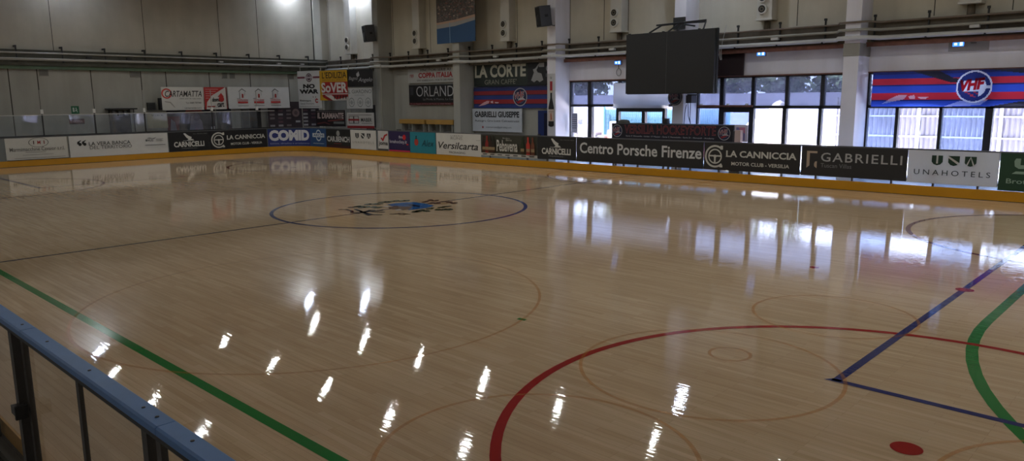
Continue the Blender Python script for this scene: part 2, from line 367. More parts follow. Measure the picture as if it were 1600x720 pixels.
class Sign:
    """A printed sheet or panel on a mapped surface surf(u metres, v metres, offset). Marks are given in fractions."""
    def __init__(s, surf, W, H, col, step=None, thick=.006, rough=.55, transl=0, edge=None):
        s.surf, s.W, s.H, s.step, s.lay, s.rough, s.transl = surf, W, H, step, 0, rough, transl
        s.mb = MB(); nu = max(1, int(round(W/step))) if step else 1; nv = max(1, int(round(H/step))) if step else 1
        m = s.M(col); me = s.M(edge or col)
        g = [[surf(W*i/nu, H*j/nv, 0) for j in range(nv+1)] for i in range(nu+1)]
        h = [[surf(W*i/nu, H*j/nv, -thick) for j in range(nv+1)] for i in range(nu+1)]
        for i in range(nu):
            for j in range(nv):
                s.mb.face([g[i][j], g[i+1][j], g[i+1][j+1], g[i][j+1]], m)
                if not transl: s.mb.face([h[i][j], h[i][j+1], h[i+1][j+1], h[i+1][j]], m)
        if transl: nu_, nv_ = 0, 0
        else: nu_, nv_ = nu, nv
        for i in range(nu_):
            s.mb.face([h[i][0], h[i+1][0], g[i+1][0], g[i][0]], me); s.mb.face([g[i][nv], g[i+1][nv], h[i+1][nv], h[i][nv]], me)
        for j in range(nv_):
            s.mb.face([g[0][j], g[0][j+1], h[0][j+1], h[0][j]], me); s.mb.face([h[nu][j], h[nu][j+1], g[nu][j+1], g[nu][j]], me)
    def M(s, c): return mat(c, s.rough, var=.03, transl=s.transl) if not hasattr(c, 'node_tree') else c
    def put(s, polys, col):
        s.lay += 1; off = .002*s.lay; m = s.M(col)
        if s.step:
            bm = bmesh.new()
            for p in polys:
                vs = [bm.verts.new((a, b, 0)) for a, b in p]
                try: bm.faces.new(vs)
                except ValueError: pass
            us = [v.co.x for v in bm.verts]
            if us:
                k = math.ceil(min(us)/s.step)
                while k*s.step < max(us):
                    bmesh.ops.bisect_plane(bm, geom=bm.verts[:]+bm.edges[:]+bm.faces[:], plane_co=(k*s.step, 0, 0), plane_no=(1, 0, 0)); k += 1
                vs_ = [v.co.y for v in bm.verts]; k = math.ceil(min(vs_)/s.step)
                while k*s.step < max(vs_):
                    bmesh.ops.bisect_plane(bm, geom=bm.verts[:]+bm.edges[:]+bm.faces[:], plane_co=(0, k*s.step, 0), plane_no=(0, 1, 0)); k += 1
            polys = [[(v.co.x, v.co.y) for v in f.verts] for f in bm.faces]; bm.free()
        for p in polys: s.mb.face([s.surf(a, b, off) for a, b in p], m)
        return s
    def rect(s, a0, b0, a1, b1, col):
        W, H = s.W, s.H; return s.put([[(a0*W, b0*H), (a1*W, b0*H), (a1*W, b1*H), (a0*W, b1*H)]], col)
    def poly(s, pts, col):
        return s.put([[(a*s.W, b*s.H) for a, b in pts]], col)
    def text(s, t, a0, b0, a1, b1, col, bold=0., shear=0., rot=0., sp=1.):
        vs, fs = text_mesh(t, bold, shear, sp); W, H = s.W, s.H
        P = [((a0+(a1-a0)*x)*W, (b0+(b1-b0)*y)*H + rot*(x-.5)*(a1-a0)*W) for x, y in vs]
        return s.put([[P[i] for i in f] for f in fs], col)
    def ring(s, a, b, r0, r1, col, t0=0, t1=360, sx=1., n=40):
        """ring around fraction (a,b); radii in fractions of the height; sx squeezes across"""
        W, H = s.W, s.H; ps = []; n = max(6, int(n*abs(t1-t0)/360))
        for i in range(n):
            A, B = math.radians(t0+(t1-t0)*i/n), math.radians(t0+(t1-t0)*(i+1)/n)
            f = lambda r, t: (a*W+r*H*sx*math.cos(t), b*H+r*H*math.sin(t))
            ps.append([f(r0, A), f(r1, A), f(r1, B), f(r0, B)] if r0 > 0 else [(a*W, b*H), f(r1, A), f(r1, B)])
        return s.put(ps, col)
    def build(s, name, label, cat='banner', group=None, parent=None):
        o = s.mb.build(name, parent)
        if parent is None:
            # put the origin on the sheet
            c = sum((Vector(v) for v in s.mb.v), Vector())/len(s.mb.v)
            o.data.transform(Matrix.Translation(-c)); o.location = c
            tag(o, label, cat, group)
        return o

def plane_surf(P, d, n, wav=0, k=3.):
    P, d, n = Vector(P), Vector(d).normalized(), Vector(n).normalized()
    def f(u, v, off):
        w = wav*(math.sin(k*u+1.3*v)+.6*math.sin(1.9*k*u-2.1*v+1)) if wav else 0
        return P + d*u + Vector((0, 0, v)) + n*(off+w)
    return f
def sign_far(xl, xr, z0, z1, Y, col, wav=0, **k):
    return Sign(plane_surf((xl, Y, z0), (1, 0, 0), (0, -1, 0), wav), xr-xl, z1-z0, col, step=.12 if wav else None, **k)
def sign_end(yl, yr, z0, z1, X, col, wav=0, **k):
    return Sign(plane_surf((X, yl, z0), (0, 1, 0), (1, 0, 0), wav), yr-yl, z1-z0, col, step=.12 if wav else None, **k)

# ------------------------------------------------------------- floor markings
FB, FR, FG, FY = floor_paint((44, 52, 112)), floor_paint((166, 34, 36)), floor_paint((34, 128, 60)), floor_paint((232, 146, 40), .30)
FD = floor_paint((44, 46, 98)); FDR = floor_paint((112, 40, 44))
Z1 = .0012
def fring(cx, cy, r, w, m, name, a0=0, a1=360, z=Z1, n=96):
    b = MB(); n = max(8, int(n*abs(a1-a0)/360))
    for i in range(n):
        A, B = math.radians(a0+(a1-a0)*i/n), math.radians(a0+(a1-a0)*(i+1)/n)
        ri, ro = max(0, r-w/2), r+w/2; f = lambda q, t: (cx+q*math.cos(t), cy+q*math.sin(t), z)
        b.face([f(ri, A), f(ro, A), f(ro, B), f(ri, B)] if ri > 0 else [(cx, cy, z), f(ro, A), f(ro, B)], m)
    return b.build(name, floor)
def fline(x0, y0, x1, y1, w, m, name, z=Z1):
    d = Vector((x1-x0, y1-y0)).normalized()*w/2; n = Vector((-d.y, d.x)); b = MB()
    b.face([(x0-n.x, y0-n.y, z), (x1-n.x, y1-n.y, z), (x1+n.x, y1+n.y, z), (x0+n.x, y0+n.y, z)], m); return b.build(name, floor)
fline(0, -9.95, 0, 10.1, .065, FD, 'centre_line')
fring(0, .12, 3, .085, FB, 'centre_circle', z=.0016)
for sx in (1, -1):
    for sy in (1, -1):
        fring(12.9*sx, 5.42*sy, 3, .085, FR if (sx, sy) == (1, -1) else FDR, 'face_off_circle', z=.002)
        fring(12.92*sx, 5.42*sy, .055, .11, FR, 'face_off_spot', z=.0026)
    b = MB(); w = .04
    for (xa, ya, xb, yb) in ((12.03, -4.72, 12.03, 4.72), (12.03, -4.4, 18.6, -4.4), (12.03, 4.4, 18.6, 4.4)):
        if xa == xb: b.face([(sx*(xa-w), -4.42 if sx else 0, .0024), (sx*(xa+w), -4.42, .0024), (sx*(xb+w), 4.44, .0024), (sx*(xb-w), 4.44, .0024)][::sx], FB)
        else: b.face([(sx*(xa-w-.06), ya-w, .0024), (sx*xb, ya-w, .0024), (sx*xb, ya+w, .0024), (sx*(xa-w), ya+w, .0024)][::sx], FB)
    b.build('penalty_box_line', floor)
    fring(12.04*sx, .03, .055, .11, FR, 'penalty_spot', z=.003)
    fring(10.02*sx, .08, .035, .07, FR, 'free_shot_spot')
# handball goal-area line
b = MB(); w = .055; P = []
for i in range(25): a = math.radians(270-90*i/24); P.append((18.6+6*math.cos(a), -1.45+6*math.sin(a)))
for i in range(25): a = math.radians(180-90*i/24); P.append((18.6+6*math.cos(a), 1.45+6*math.sin(a)))
for sgn in (1,):
    for i in range(len(P)-1):
        p, q = Vector(P[i]), Vector(P[i+1]); p0, p1 = Vector(P[max(i-1, 0)]), Vector(P[min(i+2, len(P)-1)])
        n0 = (q-p0).normalized(); n1 = (p1-p).normalized(); n0 = Vector((-n0.y, n0.x))*w; n1 = Vector((-n1.y, n1.x))*w
        b.face([(*(p-n0), .0018), (*(q-n1), .0018), (*(q+n1), .0018), (*(p+n0), .0018)], FG)
b.build('goal_area_line', floor)
fline(-19.5, -8.35, 18.6, -8.35, .10, FG, 'side_line')
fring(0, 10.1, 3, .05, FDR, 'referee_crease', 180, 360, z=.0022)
for cx, cy, r in ((11.0, -4.88, 1.21), (10.97, -4.38, .2), (5.86, -5.86, 2.9), (11.0, -7.35, 1.17), (14.4, -5.6, 1.25), (11.2, -2.3, .9)):
    fring(cx, cy, r, .035, FY, 'faded_circle', z=.0032)
b = MB(); p = at_z(815, 499); b.face([(p.x-.05, p.y-.03, .003), (p.x+.06, p.y-.02, .003), (p.x+.05, p.y+.04, .003), (p.x-.06, p.y+.03, .003)], FG); b.build('green_mark', floor)
# the town crest in the middle
CB, CBR, CGG, COL_, CW, CT = floor_paint((38, 104, 176)), floor_paint((120, 84, 66)), floor_paint((92, 100, 84)), floor_paint((66, 66, 30)), floor_paint((214, 206, 196)), floor_paint((40, 38, 56))
CBW, CYW = floor_paint((104, 62, 34)), floor_paint((196, 150, 50))
b = MB()
def cp(zx, zy, z=.004): p = at_z(500+zx/6.667, 300+zy/6.667); return Vector((p.x, p.y, z))
def cpoly(pts, m, z): b.face([cp(*q, z) for q in pts], m)
def leaf(zx, zy, m, ang, L=.15, Wd=.085, z=.0044):
    c = cp(zx, zy, z); d = Vector((math.cos(ang), math.sin(ang), 0)); n = Vector((-d.y, d.x, 0))
    b.face([c+d*L*math.cos(t)+n*Wd*math.sin(t)*(1+.25*math.cos(3*t)) for t in [2*PI*i/10 for i in range(10)]], m)
cpoly([(700, 130), (790, 118), (900, 107), (1000, 108), (1100, 122), (1190, 143), (1120, 165), (960, 185), (930, 188), (850, 165), (760, 150)], CB, .0040)
cpoly([(700, 148), (780, 145), (880, 152), (960, 150), (935, 180), (860, 190), (780, 184), (720, 170)], CBR, .0044)
cpoly([(640, 148), (700, 146), (760, 152), (700, 160)], CW, .0048); cpoly([(770, 186), (830, 178), (860, 190), (800, 194)], CW, .0048)
cpoly([(880, 130), (960, 128), (1060, 150), (1010, 156)], CT, .0048); cpoly([(960, 185), (1010, 160), (1060, 148), (980, 176)], CB, .0052)
R = random.Random(3)
for (x, y) in [(340, 158), (395, 150), (440, 160), (490, 156), (500, 128), (560, 124), (610, 126), (560, 156), (605, 162), (650, 106), (700, 104), (745, 98), (800, 92), (860, 92), (905, 90), (420, 152)]: leaf(x, y, CGG, R.uniform(1.5, 2.6))
for (x, y) in [(1100, 102), (1150, 85), (1205, 90), (1165, 115), (1225, 118), (1300, 100), (1350, 108), (1400, 116)]: leaf(x, y, CBW, R.uniform(1.4, 2.5))
for (x, y) in [(1240, 122), (1190, 90), (1290, 122)]: leaf(x, y, CYW, .8, .1, .04, .0042)
for (x, y) in [(1270, 160), (1320, 152), (1230, 184), (1290, 182), (1350, 182), (1020, 200), (1060, 190), (1110, 197), (1150, 172), (990, 205)]: leaf(x, y, COL_, R.uniform(1.5, 2.6))
for (x, y) in [(760, 230), (800, 228), (845, 222), (890, 229), (850, 236), (910, 230)]: leaf(x, y, CBW, R.uniform(.2, 1.2), .09, .04)
def stem(pts, w=.04, m=CT):
    q = [cp(*p_, .005) for p_ in pts]
    for i in range(len(q)-1):
        d = (q[i+1]-q[i]).normalized()*w; n = Vector((-d.y, d.x, 0)); b.face([q[i]-n-d, q[i+1]-n+d, q[i+1]+n+d, q[i]+n-d], m)
for s_ in ([(210, 183), (280, 184), (330, 198), (335, 215), (460, 216)], [(370, 180), (420, 200), (510, 243)], [(430, 205), (540, 236), (630, 240)], [(450, 216), (520, 190), (560, 190)], [(545, 206), (660, 210)], [(400, 222), (470, 205), (640, 192)]): stem(s_)
tag(b.build('town_crest', floor))

# ------------------------------------------------------------- rink boards
XB, YF, RC = -21.5, 10.15, 2.0
S1 = YF-RC+9.0; S2 = S1+RC*PI/2
def path(s, inw=0.):
    """point on the rink side at arc length s (from the end board, through the corner, along the far side); inw = towards the ice"""
    if s < S1: return Vector((XB+inw, -9.0+s, 0))
    if s < S2:
        a = (s-S1)/RC; c = Vector((XB+RC, YF-RC, 0)); return c+Vector((-math.cos(a), math.sin(a), 0))*(RC-inw)
    return Vector((XB+RC+(s-S2), YF-inw, 0))
def s_at(px, z=.75):
    a, b = 2.0, 60.0
    for _ in range(50):
        c = (a+b)/2
        if proj(path(c)+Vector((0, 0, z)))[0] < px: a = c
        else: b = c
    return a
SEND = S2 + (16 - XB - RC)
def strip(mb, s0, s1, z0, z1, t0, t1, m, n=None):
    """a bar that follows the rink side between inward offsets t0 and t1"""
    ss = [s0+(s1-s0)*i/(n or max(1, int((s1-s0)/.25))) for i in range((n or max(1, int((s1-s0)/.25)))+1)]
    for a, b in zip(ss[:-1], ss[1:]):
        A, B, C, D = path(a, t0), path(b, t0), path(b, t1), path(a, t1); e = lambda p, z: (p.x, p.y, z)
        mb.face([e(D, z0), e(C, z0), e(C, z1), e(D, z1)], m); mb.face([e(B, z0), e(A, z0), e(A, z1), e(B, z1)], m)
        mb.face([e(D, z1), e(C, z1), e(B, z1), e(A, z1)], m); mb.face([e(A, z0), e(B, z0), e(C, z0), e(D, z0)], m)
boards = thing('rink_boards', (-21.6, -8.9, 0), 'long rink barrier with yellow kickplate running round the far side and end', 'rink barrier')
m = MB(); strip(m, 0, SEND, 0.0, .255, -.03, .03, YEL); strip(m, 0, SEND, 0, .012, .03, .034, DARK); m.build('kickplate', boards)
m = MB(); strip(m, 0, SEND, 1.165, 1.2, -.05, .035, mat((84, 84, 86), .5, name='top_rail_grey')); m.build('top_rail', boards)
PLEX = glass((232, 238, 240), .10, (196, 200, 206), 1., 'scratched_plexiglass')
sp = [S2 + (x-(XB+RC)) for x in [i-.05 for i in range(-19, 16)]] + [S1 - k*1.0 - .1 for k in range(0, 17)] + [S1+.95, S1+2.05]
sp.sort()
for s_ in sp:
    p0 = path(s_, -.045); p1 = path(s_+.01, -.045); ang = math.atan2((p1-p0).y, (p1-p0).x)
    m = MB(); m.box((p0.x-.02, p0.y-.035, -.02), (p0.x+.02, p0.y+.035, 1.17), STEEL, ang, (p0.x, p0.y)); m.build('post', boards)
for a, b_ in zip(sp[:-1], sp[1:]):
    if b_-a > 1.6: continue
    m = MB(); strip(m, a+.02, b_-.02, .255, 1.165, -.012, -.004, PLEX, 2 if S1-.5 < a < S2+.5 else 1); m.build('clear_panel', boards)
# taller clear screen behind the end boards
scr = thing('end_screen', (-21.56, -8, 1.2), 'clear protective screen standing on the end boards behind the goal', 'screen')
PLEX2 = glass((226, 232, 236), .16, (180, 186, 200), 1.6, 'hazy_screen_plexiglass')
ys = [-7.55, -5.55, -3.55, -1.55, .45, 2.55, 5.7, 8.05]
for y in ys:
    m = MB(); m.box((-21.60, y-.02, 1.2), (-21.55, y+.02, 2.12), DARK); m.box((-21.61, y-.05, 2.12), (-21.53, y+.05, 2.3), WHITE); q = m.build('screen_post', scr)
    m = MB(); m.box((-21.585, y-.012, 2.3), (-21.565, y+.012, 3.1), mat((150, 148, 140), .5)); m.build('net_pole', scr)
for a, b_ in zip(ys[:-1], ys[1:]):
    m = MB(); n = 10
    for i in range(n):      # each sheet bows a little
        f = lambda t: -21.575+.07*math.sin(PI*t)
        y0, y1 = a+.02+(b_-a-.04)*i/n, a+.02+(b_-a-.04)*(i+1)/n
        m.face([(f(i/n), y0, 1.22), (f((i+1)/n), y1, 1.22), (f((i+1)/n), y1, 2.06), (f(i/n), y0, 2.06)], PLEX2)
    m.build('screen_sheet', scr, smooth=True)
m = MB(); m.box((-21.6, -7.6, 2.06), (-21.55, 9.0, 2.09), PIPE_L); m.box((-21.62, -7.6, 1.2), (-21.54, 9.0, 1.25), DARK); m.build('screen_rail', scr)

# ------------------------------------------------------------- board adverts
INK, PAPER = (18, 18, 20), (206, 206, 202)
def board(px0, px1, col, z0=.345, z1=1.165, transl=0, **k):
    s0, s1 = s_at(px0), s_at(px1)-.01
    z0 += random.uniform(-.008, .008) - (.075 if px1 < 760 else 0)
    def f(u, v, off):
        p = path(s0+u, .045+off+.004*math.sin(2.3*(s0+u)+4*v)); return Vector((p.x, p.y, z0+v))
    return Sign(f, s1-s0, z1-z0, col, step=.15, transl=transl, **k)
def shields(s, cols, b0, b1, xs, w, bg):
    for i, x in enumerate(xs):
        s.poly([(x-w, b1), (x-w, b0+(b1-b0)*.35), (x-w*.6, b0+(b1-b0)*.1), (x, b0), (x+w*.6, b0+(b1-b0)*.1), (x+w, b0+(b1-b0)*.35), (x+w, b1)], cols)
        h = b1-b0
        if i == 0: s.rect(x-w*.16, b0+h*.18, x+w*.16, b1, bg)
        elif i == 1: s.poly([(x-w, b1-.02*h), (x-w, b1-.22*h), (x+w*.8, b0+h*.12), (x+w, b0+h*.32)], bg)
        else: s.poly([(x-w*.75, b0+h*.12), (x-w*.5, b0+h*.04), (x, b1-h*.15), (x, b1)], bg); s.poly([(x+w*.5, b0+h*.04), (x+w*.75, b0+h*.12), (x, b1), (x, b1-h*.15)], bg)
def carnicelli(s):
    W = (205, 205, 200)
    s.text('CARNICELLI', .12, .22, .86, .50, W, .035); s.text('- MASSAROSA (LU) -', .28, .10, .70, .17, (150, 150, 148))
    s.poly([(.36, .92), (.40, .94), (.48, .80), (.56, .72), (.54, .64), (.60, .60), (.60, .56), (.44, .56), (.48, .62), (.43, .70)], W)
    s.rect(.34, .535, .62, .55, W); s.text('DAL 1960 DAL MARE', .60, .86, .95, .91, (120, 120, 118))
def canniccia(s, c0=.10):
    W = (196, 196, 190)
    s.ring(c0, .5, .35, .42, W, 45, 315, 1.); s.ring(c0, .5, .23, .28, W); s.ring(c0, .5, 0, .06, W)
    r = s.H/s.W; s.rect(c0-.25*r, .49, c0+.25*r, .545, W); s.rect(c0-.035*r, .24, c0+.035*r, .5, W)
    s.rect(c0+.22*r, .76, c0+.32*r, .90, W); s.rect(c0+.20*r, .10, c0+.32*r, .18, W)
    t0 = c0+.46*r; s.text('LA CANNICCIA', t0, .50, .965, .74, W, .03)
    for a in (t0, ): s.rect(a-.004, .50, a+.03, .515, W)
    s.text('MOTOR CLUB - VERSILIA', t0+.06, .20, .90, .33, W, .02)
def una(s, tcol=(52, 58, 52)):
    shields(s, (38, 66, 52), .56, .86, (.335, .52, .70), .062, PAPER)
    s.text('UNAHOTELS', .08, .26, .92, .42, tcol, .0, sp=1.5)
boards_group = 'advertising banners on the rink barrier'
def fin(s, label): return s.build('advertising_banner', label, 'banner', boards_group)

s = board(8, 107, (196, 196, 190)); s.ring(.52, .78, .20, .215, (60, 60, 58), sx=1.9)
s.text('I', .435, .70, .45, .86, (60, 20, 18), .03); s.text('M', .50, .70, .55, .86, (150, 24, 20), .02); s.text('I', .60, .70, .615, .86, (120, 22, 20), .04)
s.text('Marmimacchine Cavaior s.r.l.', .06, .40, .93, .58, (96, 94, 90), .004); s.rect(.30, .33, .62, .35, (130, 128, 122)); s.rect(.25, .22, .74, .24, (140, 138, 132)); s.rect(.12, .08, .93, .10, (130, 128, 122)); s.rect(0, 0, 1, .02, (40, 38, 36)); s.rect(.985, 0, 1, 1, (120, 118, 112))
fin(s, 'white creased banner with a red lettered oval, leftmost on the end barrier')
s = board(108, 262, (202, 203, 202))
for a in (.10, .145): s.ring(a, .60, 0, .075, INK); s.poly([(a-.026, .60), (a-.024, .72), (a+.012, .80), (a+.014, .77), (a-.004, .70), (a, .62)], INK)
s.text('LA VERA BANCA', .185, .52, .60, .70, (32, 32, 34), .006); s.text('DEL TERRITORIO', .19, .34, .61, .50, (70, 70, 74))
s.text('BVLG', .76, .60, .84, .70, (50, 50, 54), .02); s.poly([(.77, .74), (.80, .78), (.84, .74), (.88, .80), (.85, .72), (.80, .75)], (40, 40, 44)); s.rect(.87, .70, .95, .712, (70, 70, 74)); s.rect(.87, .65, .94, .662, (70, 70, 74)); s.rect(.87, .60, .95, .612, (70, 70, 74)); s.rect(.75, .40, .97, .425, (96, 96, 98))
fin(s, 'white banner reading La Vera Banca del Territorio on the end barrier')
s = board(263, 327, (16, 17, 20)); carnicelli(s); fin(s, 'black Carnicelli banner with white bird logo on the end barrier, left of La Canniccia')
s = board(327, 417, (14, 15, 19)); canniccia(s, .15); fin(s, 'black La Canniccia banner with steering wheel logo between Carnicelli and blue Comid')
s = board(418, 486, (34, 48, 118)); s.text('COMID', .03, .30, .97, .92, (206, 208, 214), .06); s.text('Edilizia, idraulica e arredamento', .05, .10, .97, .20, (150, 158, 190), .004); s.rect(0, .94, 1, 1, (36, 60, 96)); fin(s, 'blue banner with large white Comid lettering on the curved corner')
s = board(486, 511, (30, 74, 124)); W_ = (196, 208, 216); s.ring(.5, .62, .25, .32, W_, sx=.9); s.rect(.12, .52, .88, .74, W_); s.text('ARCHI', .17, .56, .83, .70, (30, 74, 124), .02); s.rect(.15, .16, .85, .18, W_); s.rect(0, 0, 1, .3, (34, 52, 120)) if False else None; fin(s, 'small blue banner with a white round emblem right of Comid')
s = board(511, 549, (22, 28, 28)); s.ring(.5, .78, 0, .155, (146, 150, 148)); s.text('CAR.BENCH', .04, .32, .96, .62, (190, 194, 194), .035); s.rect(.32, .22, .64, .235, (180, 60, 60)); s.rect(0, 0, 1, .12, (60, 20, 26)); fin(s, 'black Car Bench banner with grey disc at the curved corner')
s = board(549, 589, PAPER)
shields(s, (40, 46, 50), .56, .84, (.27, .50, .73), .07, PAPER)
s.text('UNAHOTELS', .08, .30, .92, .42, (150, 148, 140), sp=1.5)
fin(s, 'small white Unahotels banner near the corner, right of black Car Bench')
s = board(592, 608, (196, 196, 196)); s.poly([(.25, .62), (.36, .68), (.45, .60), (.62, .80), (.95, .88), (.92, .78), (.74, .74), (.48, .46)], (170, 22, 26)); s.text('joma', .06, .22, .95, .48, (24, 24, 26), .03); s.rect(0, 0, 1, .10, (70, 70, 72)); fin(s, 'narrow white banner with red tick logo beside the purple one')
s = board(609, 642, (40, 30, 78)); s.text('fm', .48, .66, .66, .80, (200, 200, 210), .01); s.ring(.74, .72, 0, .13, (206, 34, 40)); s.text('hmahockey.it', .04, .36, .86, .58, (200, 200, 214), .008); s.rect(.84, .34, .93, .40, (206, 34, 40)); s.rect(0, 0, 1, .07, (196, 40, 80)); fin(s, 'dark purple banner with red dot logo and web address')
s = board(642, 682, (28, 128, 146)); s.ring(.25, .52, 0, .17, (176, 60, 48), sx=.9); s.ring(.25, .66, .02, .07, (20, 60, 66), 0, 180); s.ring(.25, .78, 0, .05, (20, 50, 60)); s.text('Alex', .46, .34, .94, .64, (18, 62, 78), .0, .35); fin(s, 'turquoise banner with an orange cup and slanted script')
s = board(683, 753, PAPER); s.text('Versilcarta', .05, .28, .94, .60, INK, .012, .25); s.text('PACKAGING', .30, .08, .66, .18, (80, 80, 78), .0)
s.text('L.I.B.E.R.O.', .34, .86, .62, .93, (120, 120, 116)); s.text('RUNS', .34, .72, .60, .84, (130, 130, 126)); s.rect(.90, .72, .99, .73, (90, 90, 88)); fin(s, 'white Versilcarta packaging banner with black script')
# beer banner
s = board(753, 841, (58, 58, 48)); s.rect(0, 0, 1, .13, (196, 196, 192))
for i in range(7): s.rect(.03+.14*i, .045, .11+.14*i, .085, (60, 60, 60))
for a, c in ((.06, (44, 30, 22)), (.12, (140, 40, 34)), (.18, (52, 32, 22)), (.24, (40, 34, 22)), (.76, (36, 52, 28)), (.86, (190, 58, 48)), (.94, (110, 62, 44))):
    s.poly([(a-.032, .14), (a+.032, .14), (a+.032, .60), (a+.013, .74), (a+.013, .95), (a-.013, .95), (a-.013, .74), (a-.032, .60)], c)
    s.rect(a-.03, .28, a+.03, .42, (150, 130, 96)); s.rect(a-.03, .20, a+.03, .25, (80, 40, 30))
s.text('Pebavena', .31, .24, .68, .78, (206, 204, 196), .018); s.text('Birrificio', .42, .84, .55, .90, (180, 178, 168)); s.text('Birra', .48, .74, .58, .83, (180, 178, 168))
fin(s, 'banner with beer bottles and white Gothic lettering over a white strip')
s = board(841, 902, (30, 31, 33)); carnicelli(s); fin(s, 'black Carnicelli banner on the window side, left of Centro Porsche')
s = board(902, 1101, (34, 34, 36)); s.text('Centro Porsche Firenze', .03, .36, .985, .82, (200, 202, 204), .02); fin(s, 'long black Centro Porsche Firenze banner on the window side')
s = board(1101, 1252, (36, 35, 36)); canniccia(s, .125); fin(s, 'black La Canniccia banner with steering wheel logo left of Gabrielli')
s = board(1253, 1419, (38, 38, 40)); TAN = (170, 152, 134)
s.poly([(.055, .84), (.16, .84), (.16, .77), (.085, .77), (.085, .34), (.055, .26)], TAN); s.poly([(.16, .26), (.16, .50), (.14, .48), (.132, .40), (.135, .32)], TAN)
s.text('GABRIELLI', .20, .50, .955, .80, (170, 170, 172), .008, sp=1.18)
s.text('Tuscan Villas', .20, .30, .50, .44, (120, 120, 124)); fin(s, 'black Gabrielli Tuscan Villas banner with beige bracket logo')
s = board(1419, 1562, PAPER, .33, transl=.25); una(s); s.rect(.995, 0, 1, 1, (120, 120, 118)); fin(s, 'large white Unahotels banner on the window side')
s = board(1562, 1840, (30, 66, 46), .27); LG = (140, 166, 150)
s.poly([(.09, .80), (.10, .87), (.13, .87), (.13, .70), (.36, .70), (.36, .62), (.12, .60), (.095, .66)], LG); s.poly([(.145, .87), (.36, .87), (.36, .80), (.165, .80)], LG); s.poly([(.08, .46), (.105, .53), (.36, .53), (.36, .46)], LG)
s.text('Brotini', .05, .20, .24, .33, LG, .01); s.text('Viareggio', .17, .06, .32, .13, LG); fin(s, 'dark green Brotini banner at the far end of the window side')

# ------------------------------------------------------------- hung banners, end wall side
g_end = 'banners hung over the end wall'
def hb(s, label, group=None, name='hanging_banner'): return s.build(name, label, 'banner', group)
X2 = -22.4
s = sign_end(3.71, 5.72, 2.17, 3.26, X2, (200, 198, 192), .012); s.ring(.12, .72, .16, .22, (190, 60, 50)); s.text('CARTAMATTA', .08, .58, .96, .84, (30, 26, 26), .012, .25)
s.text('idee per la tua casa', .42, .46, .94, .53, (70, 66, 64)); s.text('Tel. 0584 787080', .56, .28, .94, .35, (70, 66, 64)); s.text('cartamatta s.r.l.', .52, .06, .94, .14, (60, 56, 56)); s.poly([(.06, .4), (.2, .36), (.3, .12), (.28, .12), (.18, .32), (.06, .36)], (150, 146, 142))
hb(s, 'white Cartamatta banner with red scribbled ring over the end barrier', g_end)
s = sign_end(5.76, 6.93, 2.19, 3.26, X2, (200, 196, 190), .012); RD = (172, 40, 38)
s.poly([(0, 0), (.06, 0), (.1, .32), (.32, .62), (.62, .80), (.95, 1), (0, 1)], RD)
for k in range(5): s.rect(.06, .90-.10*k, .62-.11*k, .915-.10*k, (210, 180, 176))
s.rect(.955, 0, 1, 1, (110, 24, 26)); s.text('domo', .32, .34, .70, .54, (28, 24, 24), .03); s.ring(.74, .46, 0, .13, RD); s.poly([(.58, .56), (.74, .74), (.86, .56)], RD); s.text('cart', .54, .10, .84, .32, (28, 24, 24), .03); s.rect(.1, .10, .44, .15, (150, 40, 40))
hb(s, 'white banner with red striped corner between Cartamatta and the three little houses', g_end)
s = sign_end(6.99, 10.4, 2.2, 3.28, X2, (198, 200, 200), .015)
for a in (.22, .48, .75):
    G = (50, 48, 52); s.poly([(a-.055, .80), (a, .93), (a+.065, .80), (a+.065, .77), (a, .89), (a-.055, .77)], G); s.rect(a-.045, .46, a-.038, .78, G); s.rect(a-.09, .46, a-.045, .475, G); s.rect(a+.04, .60, a+.045, .78, (120, 118, 118))
    s.rect(a-.008, .50, a+.018, .68, (150, 40, 40)); s.text('COSTRUZIONI', a-.085, .35, a+.085, .43, RD, .01); s.rect(a-.08, .24, a+.085, .33, (178, 60, 60)); s.rect(a-.08, .12, a+.09, .14, (90, 90, 92))
hb(s, 'long white banner with three little house logos over red lettering', g_end)
s = sign_end(2.93, 3.86, 1.36, 2.02, -22.3, (176, 168, 140), .02); s.text('V I D A', .2, .84, .8, .94, (50, 48, 40), .02); hb(s, 'beige cloth sheet hanging behind the clear end screen', g_end)
# on the wall under them
s = sign_end(4.2, 6.6, .9, 2.28, -23.2, (42, 34, 44)); s.poly([(0, 0), (.22, 0), (.26, .7), (0, .7)], (120, 40, 46)); s.poly([(.04, 0), (.2, 0), (.16, .5), (.08, .62)], (150, 140, 156)); s.poly([(.42, .0), (.74, 0), (.72, .5), (.62, .74), (.5, .7)], (140, 132, 156)); s.ring(.6, .66, .06, .13, (120, 112, 134)); s.poly([(.36, .8), (.44, 1), (.68, 1), (.76, .8)], (150, 54, 48)); s.rect(.9, .1, .93, .3, (190, 190, 196)); s.rect(.95, .1, .985, .32, (190, 190, 196)); s.rect(.82, .0, 1, .1, (60, 54, 74))
s.build('wall_poster', 'dark poster with blurred pale figures low on the end wall', 'poster', None)
s = sign_end(9.35, 12.45, .95, 2.52, -22.85, (60, 50, 56))
R = random.Random(5)
for i in range(6):
    for j in range(7):
        if .42 < (i+.5)/7+.03 < .60 and j > 2: continue
        a = .03+.155*i+(.02 if i > 2 else 0); b_ = .04+.125*j
        if R.random() < .82 and a < .93: s.rect(a, b_, a+.09, b_+.065, R.choice([(150, 146, 146), (120, 110, 112), (170, 166, 166), (96, 70, 76)]))
s.ring(.52, .62, .06, .14, (130, 110, 110)); s.ring(.52, .62, 0, .05, (100, 84, 88))
[s.mb.box((-22.9, y, -.02), (-22.87, y+.04, .95), DARK) for y in (9.4, 12.3)]
s.build('sponsor_backdrop', 'dark backdrop covered with small pale sponsor logos beside the end wall', 'backdrop')
